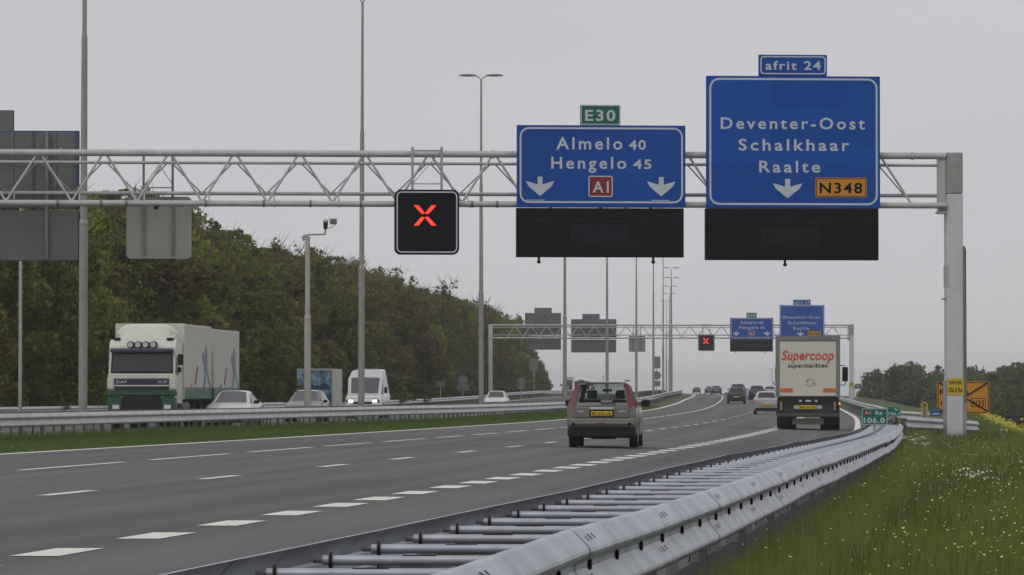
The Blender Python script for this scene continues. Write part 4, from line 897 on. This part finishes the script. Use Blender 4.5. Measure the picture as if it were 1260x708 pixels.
part('tank', (-1.2, -.7, -4.2, -2.6, .45, 1.0, STEELD, .08), (-1.2, -.7, -10.1, -9.2, .5, .8, STEELD, .05))

# white high roof van
X = px(452, 245); T = thing('delivery_van', 'white high roof van with lit headlights behind the second lamp mast', 'van', (X, 245, .014), math.pi-.068, OG)
VST = [(2.45, .80, .34, .72, .78, .66), (2.35, .93, .24, .86, .94, .80), (1.75, .97, .22, 1.10, 1.20, .86), (1.45, .98, .22, 1.18, 1.28, .86), (.85, .98, .22, 1.25, 2.12, .90), (.35, .98, .22, 1.28, 2.50, .76), (-2.3, .98, .22, 1.28, 2.56, .72), (-2.4, .97, .26, 1.25, 2.45, .70)]
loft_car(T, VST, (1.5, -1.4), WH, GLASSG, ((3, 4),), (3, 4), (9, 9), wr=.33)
for s in (-1, 1):
    part('headlight', (min(s*.55, s*.86), max(s*.55, s*.86), 2.28, 2.43, .78, .98, BLACK, .04), (min(s*.50, s*.78), max(s*.50, s*.78), 2.36, 2.45, .80, .97, LAMPON, .04))
    part('mirror', (min(s*1.0, s*1.16), max(s*1.0, s*1.16), 1.15, 1.27, 1.30, 1.62, BLACK, .03))
    part('side_marker', (min(s*.4, s*.5), max(s*.4, s*.5), .2, .3, 2.52, 2.60, mat('amber', (.6, .3, .1), .4), .02))
part('grille', (-.48, .48, 2.40, 2.47, .74, .86, BLACK, .02)); part('bumper', (-.85, .85, 2.38, 2.50, .34, .60, mat('bumper_pale', (.35, .35, .36), .6), .04)); part('number_plate', (-.26, .26, 2.5, 2.515, .44, .55, PLATE))
# the box with the blue print
X = px(388, 288); T = thing('box_trailer', 'parked box trailer with a framed blue mountain print on its end, beside the wood', 'trailer', (X, 288, hz(X, 288)), -.055, 'lorries')
PW = mat('trailer_frame', (.45, .46, .43), .5); 
bp = bpy.data.materials.new('blue_mountain_print'); bp.use_nodes = True; t = bp.node_tree; b = t.nodes['Principled BSDF']; tc = t.nodes.new('ShaderNodeTexCoord'); nz2 = t.nodes.new('ShaderNodeTexNoise'); nz2.inputs['Scale'].default_value = 1.6; nz2.inputs['Detail'].default_value = 6
t.links.new(tc.outputs['Object'], nz2.inputs[0]); rr_ = t.nodes.new('ShaderNodeValToRGB'); e = rr_.color_ramp.elements; e[0].position = .38; e[0].color = (.02, .05, .10, 1); e[1].position = .66; e[1].color = (.35, .50, .58, 1); x_ = e.new(.5); x_.color = (.10, .20, .32, 1)
t.links.new(nz2.outputs[0], rr_.inputs[0]); t.links.new(rr_.outputs[0], b.inputs['Base Color']); b.inputs['Roughness'].default_value = .4
part('box_body', (-1.1, 1.1, 0, 6, .45, 2.78, PW, .02)); part('end_frame', (-1.12, -1.02, -.05, 0, .45, 2.8, PW), (1.02, 1.12, -.05, 0, .45, 2.8, PW), (-1.015, 1.015, -.05, 0, 2.70, 2.8, PW))
q = MB(); q.box(-1.01, 1.01, -.02, -.001, .47, 2.69, bp); q.obj('printed_panel', T)
q = MB(); q.add([(-.35, -.024, 1.6), (.0, -.024, 1.9), (.25, -.024, 1.72), (.55, -.024, 1.98), (.95, -.024, 1.7), (.95, -.024, 1.5), (-.35, -.024, 1.45)], [tuple(range(7))], mat('print_dark_blue', (.015, .045, .11), .5)); q.add([(-.1, -.026, 1.82), (.0, -.026, 1.9), (.1, -.026, 1.82), (.0, -.026, 1.76)], [(0, 1, 2, 3)], mat('print_snow', (.4, .5, .58), .5)); q.obj('mountain_print', T)
for yy in (2.5, 3.6):
    for s in (-1, 1): q = MB(); q.tube((s*.8, yy, .38), (s*1.05, yy, .38), .38, RUBBER, n=16); q.obj('wheel', T)
part('drawbar', (-.06, .06, -.9, 0, .40, .48, STEELD))
# far vans
def van(label, p, Y, m1_, m2_, sc=1, rf=None):
    global T
    X = px(p, Y); T = thing('van', label, 'van', (X, Y, hz(X, Y)+.014), math.pi-.05, OG); T.scale = (sc,)*3
    loft_car(T, VST, (1.5, -1.4), m1_, GLASS, ((3, 4),), (3, 4), (9, 9), wr=.33, roofm=rf or m2_)
    for s in (-1, 1): part('headlight', (min(s*.55, s*.86), max(s*.55, s*.86), 2.28, 2.43, .78, .98, LAMPW, .04)); part('mirror', (min(s*1.0, s*1.2), max(s*1.0, s*1.2), 1.15, 1.27, 1.30, 1.62, BLACK, .03))
    part('stripe', (-.94, .94, 1.50, 2.36, 1.02, 1.2, m2_, .02))
van('white van with red stripe half hidden behind the roof of the beige car', 716.5, 450, WH, paint('van_red', (.45, .03, .04)), 1.0, WH)
van('faint grey van far off left of the beige car roof', 701.5, 600, paint('van_grey', (.25, .27, .28)), paint('van_grey', (0, 0, 0)), 1.0)

# ------------------------------------------------------------------ trees
def leafcloud(seed, blobs, n, size, m, name='crown', flat=0):
    rg = np.random.default_rng(seed); bl = np.array(blobs); wts = bl[:, 3]**2*bl[:, 4]; wts = wts/wts.sum(); k = rg.choice(len(bl), n, p=wts)
    d = rg.normal(size=(n, 3)); d /= np.linalg.norm(d, axis=1)[:, None]; rad = rg.uniform(.55, 1.08, n)**.6
    c = bl[k, :3]+d*rad[:, None]*np.stack([bl[k, 3], bl[k, 3], bl[k, 4]], 1)
    # clumping: pull leaves towards random twig points
    tw = c[rg.integers(0, n, n//14)]; c = c*.45+tw[rg.integers(0, len(tw), n)]*0+c*.55
    c += np.sin(c*np.array([5.1, 4.7, 5.6])+seed)*.16
    a = rg.normal(size=(n, 3)); a /= np.linalg.norm(a, axis=1)[:, None]; b = np.cross(a, rg.normal(size=(n, 3))); b /= np.linalg.norm(b, axis=1)[:, None]
    s = size*rg.uniform(.55, 1.3, n)[:, None]; V = np.stack([c-a*s, c+b*s*.55, c+a*s, c-b*s*.55], 1).reshape(-1, 3)
    me = bpy.data.meshes.new(name); me.vertices.add(4*n); me.vertices.foreach_set('co', V.ravel()); me.loops.add(4*n); me.loops.foreach_set('vertex_index', np.arange(4*n)); me.polygons.add(n)
    me.polygons.foreach_set('loop_start', np.arange(0, 4*n, 4)); me.polygons.foreach_set('loop_total', np.full(n, 4)); me.materials.append(m); me.update(); me.validate(); return me
def tree_kind(seed, ht, wd, n, size, m, low=.6, sparse=False, lobes=26, twigs=1):
    rg = random.Random(seed); bl = []
    for i in range(lobes):
        t = (i+.5)/lobes; z = low+(ht-low)*t; env = wd/2*(math.sin(math.pi*min(1, .18+.80*t**1.05)))**.7
        a = rg.uniform(0, 6.28); rr = env*math.sqrt(rg.uniform(.05, 1))*.8; br = rg.uniform(.55, 1.15)*wd*.135
        bl.append((rr*math.cos(a), rr*math.sin(a), z, br, br*rg.uniform(.7, 1.1)))
    for i in range(6): a = rg.uniform(0, 6.28); bl.append((rg.uniform(.1, .28)*wd*math.cos(a), rg.uniform(.1, .28)*wd*math.sin(a), ht*rg.uniform(.93, 1.06), wd*.06, wd*.09))
    bl = [(a, b, c*.885, d, e_) for a, b, c, d, e_ in bl]
    cr_ = leafcloud(seed, bl, n, size, m)
    q = MB(); q.tube((0, 0, -.5), (0, 0, ht*.45), .16, BARK, .11, 7); q.tube((0, 0, ht*.45), (rg.uniform(-.3, .3), 0, ht*.97), .11, BARK, .02, 6)
    tips = sorted(bl, key=lambda b: -b[2])[:99 if sparse else 9]
    for b in tips: z0 = max(ht*.2, b[2]-wd*.28); q.tube((0, 0, z0), (b[0], b[1], b[2]+.2), .045, BARK, .012, 5)
    if 1:
        for b in bl:
            for _ in range(4 if sparse else twigs): q.tube((b[0], b[1], b[2]), (b[0]*1.12+rg.uniform(-.8, .8), b[1]*1.12+rg.uniform(-.8, .8), b[2]+b[4]*.6+rg.uniform(.2, .9)), .022, BARK, .006, 4)
    return cr_, q.mesh('trunk')
def rownum(): pass
KG = [tree_kind(11, 10, 8.5, 17000, .155, LEAFA), tree_kind(12, 10, 7.2, 15000, .15, LEAFA, lobes=20), tree_kind(13, 10, 9.5, 18000, .165, LEAFA), tree_kind(14, 10, 8, 12500, .15, LEAFB, twigs=5), tree_kind(15, 10, 9, 13500, .155, LEAFB, twigs=5, lobes=22)]
KS = [tree_kind(21, 10, 5.5, 1700, .15, LEAFB, 2.5, True), tree_kind(22, 10, 6, 2100, .15, LEAFA, 2.5, True)]
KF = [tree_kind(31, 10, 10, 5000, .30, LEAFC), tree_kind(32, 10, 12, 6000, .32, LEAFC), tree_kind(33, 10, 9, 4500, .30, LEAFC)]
def tree(kind, X, Y, ht, label, group, name='tree', wsc=1.0, rz=None):
    cr_, tr_ = kind; z = hz(X, Y); T = thing(name, label, 'tree', (X, Y, z), random.uniform(0, 6.28) if rz is None else rz, group)
    T.scale = (ht/10*wsc, ht/10*wsc, ht/10); link('crown', cr_, T); link('trunk', tr_, T); return T
WL = 'trees of the roadside wood on the left'
topline = pch([(0, 238), (60, 240), (110, 246), (160, 246), (200, 262), (235, 285), (262, 290), (300, 300), (340, 314), (400, 325), (450, 338), (500, 356), (550, 368), (600, 388), (640, 408), (652, 440), (700, 465)])
rt = random.Random(9); cnt = 0
def zone(p):
    for a, b in ((0, 'outside the left edge'), (100, 'left of the thick lamp mast'), (150, 'under the grey signal back'), (235, 'behind the green and white lorry'), (300, 'behind the white car'), (375, 'left of the camera pole'), (440, 'between camera pole and lamp mast'), (520, 'right of the white van'), (590, 'left of the double lamp mast')):
        if p < a: return b
    return 'at the far gantry leg'
def wood_x(Y, d): return float(L_(Y))-d-3.2*float(ss(370, 460, Y))
labs = ['leafy green tree in the front edge of the left wood', 'olive green tree in the front edge of the left wood', 'broad green tree in the front edge of the left wood', 'brownish budding tree in the front edge of the left wood', 'wide brown tinged tree in the front edge of the left wood']
for row, (d0, dy, y0, y1) in enumerate(((22.5, 5.4, 172, 800), (27.0, 7.5, 175, 820), (33, 10, 190, 830))):
    Y = y0
    while Y < y1:
        Yj = Y+rt.uniform(-1, 1); X = wood_x(Yj, d0+rt.uniform(-1.2, 1.2)); p = 630+F*X/Yj
        if p > -160 and p < 668:
            yt = float(topline(min(max(p, 0), 690))); ht = (482-yt)/(F/Yj)+1.4-hz(X, Yj); ht *= rt.uniform(.90, 1.0) if row == 0 else rt.uniform(.96, 1.06)
            if row == 2: ht *= 1.0
            # brown trees gather in the middle of the wood
            pb = .50 if 330 < p < 540 else (.06 if p < 300 else .28); k = rt.choice((3, 4)) if rt.random() < pb else rt.choice((0, 1, 2))
            tree(KG[k], X, Yj, max(4, ht), labs[k].replace(' in the front edge of the left wood', ', %s of the left wood, ' % ('front row', 'second row', 'back row')[row]+zone(p)), WL, wsc=rt.uniform(.85, 1.1))
        Y += dy*rt.uniform(.8, 1.2)
for p, Y, ht_, k, lb in ((263, 262, 274, 1, 'thin tree whose leafy top stands above the wood behind the grey signal back'), (545, 455, 344, 0, 'bare budding tree poking above the wood just left of the double lamp mast'), (352, 330, 300, 0, 'twiggy tree top above the wood left of the camera pole'), (140, 230, 238, 1, 'thin leafed tree top behind the grey signal back'), (597, 520, 372, 0, 'bare twiggy tree behind the double lamp mast'), (430, 370, 322, 0, 'sparse twiggy tree top just left of the second lamp mast')):
    X = px(p, Y); tree(KS[k], X, Y, (482-ht_)/(F/Y)+1.4, lb, WL)
# low bushes at the foot of the wood
for i in range(46):
    Y = 178+i*11.5; X = wood_x(Y, 20.3+rt.uniform(-.4, .5)); p = 630+F*X/Y
    if -60 < p < 662: tree(KG[rt.choice((0, 1, 2, 3))], X, Y, rt.uniform(2.0, 3.4), 'low bush at the foot of the left wood, '+zone(p), 'bushes at the foot of the left wood', 'bush', 1.9)
# wood on the right, lower ground, hazy
WR = 'trees of the hazy wood on the right'
tr_r = pch([(1040, 478), (1062, 463), (1080, 457), (1096, 453), (1120, 447), (1133, 450), (1142, 460), (1170, 457), (1200, 452), (1225, 455), (1245, 450), (1290, 448)])
for p, Y, k, ws_ in ((1066, 660, 2, 1.0), (1078, 650, 0, 1.05), (1096, 620, 1, 1.1), (1113, 640, 0, 1.15), (1128, 625, 1, 1.1)):
    X = px(p, Y); tree(KF[k], X, Y, (482-float(tr_r(p)))/(F/Y)+1.4-hz(X, Y), ('lowest round crowned hazy tree next to the far gantry post', 'second round crowned hazy tree right of the far gantry post', 'middle one of the round crowned hazy trees', 'tallest round crowned hazy tree above the hoop marker', 'last round crowned hazy tree just left of the dip')[(1066, 1078, 1096, 1113, 1128).index(p)], WR, wsc=ws_)
for row, (d0, dy) in enumerate(((15, 8), (21, 10), (29, 11), (40, 13), (55, 16), (75, 20))):
    Y = 250
    while Y < 720:
        Yj = Y+rt.uniform(-2, 2); X = float(rail(Yj))+d0+rt.uniform(-2, 2); p = 630+F*X/Yj
        if 1058 < p < 1330:
            ht = (482-float(tr_r(min(p, 1290))))/(F/Yj)+1.4-hz(X, Yj); ht *= rt.uniform(.86, 1.0) if row > 0 else rt.uniform(.60, .8)
            tree(KF[rt.randrange(3)], X, Yj, max(3, ht), 'dull green hazy tree, %s row of the right wood, %s the gantry post' % (('first', 'second', 'third', 'fourth', 'fifth', 'sixth')[row], 'left of' if p < 1160 else 'behind' if p < 1190 else 'right of'), WR, wsc=rt.uniform(.8, 1.05))
        Y += dy*rt.uniform(.8, 1.25)

# ------------------------------------------------------------------ grass and flowers
def blades(name, X, Y, hmin, hmax, wd, m, seed, lean=.35, zoff=-.02, **k):
    rg = np.random.default_rng(seed); n = len(X); Z = h(X, Y)+zoff; H = rg.uniform(hmin, hmax, n); a = rg.uniform(0, 2*np.pi, n)
    w_ = wd*rg.uniform(.6, 1.4, n); dx = np.cos(a)*w_; dy = np.sin(a)*w_; lx_ = rg.normal(0, lean, n)*H; ly = rg.normal(0, lean, n)*H
    V = np.stack([np.stack([X-dx, Y-dy, Z], 1), np.stack([X+dx, Y+dy, Z], 1), np.stack([X+lx_, Y+ly, Z+H], 1)], 1).reshape(-1, 3)
    me = bpy.data.meshes.new(name); me.vertices.add(3*n); me.vertices.foreach_set('co', V.ravel()); me.loops.add(3*n); me.loops.foreach_set('vertex_index', np.arange(3*n)); me.polygons.add(n)
    me.polygons.foreach_set('loop_start', np.arange(0, 3*n, 3)); me.polygons.foreach_set('loop_total', np.full(n, 3)); me.materials.append(m); me.update()
    o = link(name, me); o['kind'] = 'stuff'
    for a_, b_ in k.items(): o[a_] = b_
    return o
rg = np.random.default_rng(4)
def verge(n, y0, y1, u0=.12, u1=None, pw=1.0):
    Y = y0+(y1-y0)*rg.random(n)**pw; top = ue(Y)+1.2 if u1 is None else u1; X = rail(Y)+u0+(top-u0)*rg.random(n); ok = X < (700/F*Y+1.2); return X[ok], Y[ok]
X, Y = verge(330000, 26, 200, pw=1.35)
blades('grass', X, Y, .06, .24, .006, GRASSM, 1, label='rough green verge grass beside the foreground guard rail', category='grass')
X, Y = verge(60000, 20, 150, .02, .75, pw=1.2)
blades('rail_side_grass', X, Y, .15, .36, .006, GRASSM, 11, lean=.2, label='taller grass left unmown along the foot of the foreground guard rail', category='grass')
X, Y = verge(40000, 26, 170, pw=1.3)
c = np.sin(X*2.1+1)*np.sin(Y*.33)+rg.normal(0, .5, len(X)); X, Y = X[c > .35], Y[c > .35]
blades('dry_stalks', X, Y, .2, .42, .004, GRASSD, 2, lean=.15, label='dry brownish stalks standing in the verge grass', category='grass')
Y = 60+340*rg.random(150000)**1.2; X = L_(Y)-.35-(rg.random(len(Y)))*(-M2(Y)-.6)
blades('median_grass', X, Y, .04, .14, .012, GRASSM, 3, label='short mown grass on the median strip between the carriageways', category='grass')
Y = 85+200*rg.random(30000)**1.2; X = m1(Y)+rg.normal(0, .16, len(Y))
blades('median_rail_grass', X, Y, .12, .34, .012, GRASSM, 13, lean=.2, label='taller grass along the foot of the long median guard rail', category='grass')
def flowers(name, X, Y, H, r, m, label, stem=True, disc=5):
    Z = h(X, Y); n = len(X); mb = MB(); rr = random.Random(1)
    for x, y, z, hh in zip(X, Y, Z, H):
        s = r*rr.uniform(.6, 1.3); tz = z+hh; tx = rr.uniform(-.7, .7); ty = rr.uniform(-1, .2)
        vs = [(x+s*math.cos(i*6.283/disc), y+s*.6*math.sin(i*6.283/disc)+ty*0, tz+s*.55*math.sin(i*6.283/disc+tx)) for i in range(disc)]
        mb.add(vs, [tuple(range(disc))], m)
        if stem: mb.add([(x-.003, y, z), (x+.003, y, z), (x, y, tz)], [(0, 1, 2)], GRASSM)
    return mb.obj(name, kind='stuff', label=label, category='flowers')
X, Y = verge(1000, 28, 95, pw=1.2); flowers('wild_flowers', X, Y, rg.uniform(.12, .34, len(X)), .009, PETC, 'small pale yellow flowers scattered through the verge grass')
X, Y = verge(260, 28, 110, pw=1.3); flowers('daisies', X, Y, rg.uniform(.12, .3, len(X)), .010, PETW, 'small white flowers scattered through the verge grass')
def umbels(name, cx, cy, n, sx, sy, label, hh=(.45, .75)):
    X = np.array(cx+rg.normal(0, sx, n)); Y = np.array(cy+rg.normal(0, sy, n)); mb = MB(); Z = h(X, Y); rr = random.Random(2)
    for x, y, z in zip(X, Y, Z):
        H = rr.uniform(*hh); mb.tube((x, y, z), (x, y, z+H), .005, GRASSM, .003, 4, False)
        for _ in range(5):
            ax, ay = x+rr.uniform(-.10, .10), y+rr.uniform(-.1, .1); az = z+H+rr.uniform(-.03, .06); mb.tube((x, y, z+H*.75), (ax, ay, az), .003, GRASSM, .002, 3, False)
            for _ in range(4):
                bx, by = ax+rr.uniform(-.045, .045), ay+rr.uniform(-.045, .045); s = .008; bz = az+rr.uniform(0, .015)
                mb.add([(bx-s, by, bz), (bx, by-s, bz-.006), (bx+s, by, bz), (bx, by+s, bz+.008)], [(0, 1, 2, 3)], PETW)
    return mb.obj(name, kind='stuff', label=label, category='flowers')
umbels('cow_parsley', px(1228, 54), 54, 8, .19, 3, 'cow parsley with white umbels in the grass right of the gantry post', (.22, .40))
umbels('cow_parsley', px(1128, 88), 88, 5, .12, 2, 'small tuft of cow parsley left of the gantry post', (.25, .4))
# yellow flowering band on the shoulder of the slope
Y = 105+240*rg.random(3400); X = rail(Y)+ue(Y)+.1+rg.normal(.75, .42, len(Y)); 
fl = flowers('yellow_flower_band', X, Y, rg.uniform(.28, .62, len(Y)), .04, PETY, 'dense band of yellow flowering plants on the shoulder of the slope')
blades('flower_foliage', np.repeat(X, 8)+rg.normal(0, .08, len(X)*8), np.repeat(Y, 8)+rg.normal(0, .1, len(X)*8), .2, .5, .012, GRASSM, 8, label='green foliage under the band of yellow flowers', category='plants')

# ------------------------------------------------------------------ air
hm = bpy.data.materials.new('haze'); hm.use_nodes = True; t = hm.node_tree; t.nodes.clear(); o = t.nodes.new('ShaderNodeOutputMaterial'); v = t.nodes.new('ShaderNodeVolumePrincipled')
v.inputs['Color'].default_value = (.93, .94, .96, 1); v.inputs['Density'].default_value = .00018; v.inputs['Anisotropy'].default_value = .1
t.links.new(v.outputs[0], o.inputs['Volume'])
q = MB(); q.box(-3300, 3300, -120, 6700, -14, 24, hm); q.obj('haze', kind='stuff')
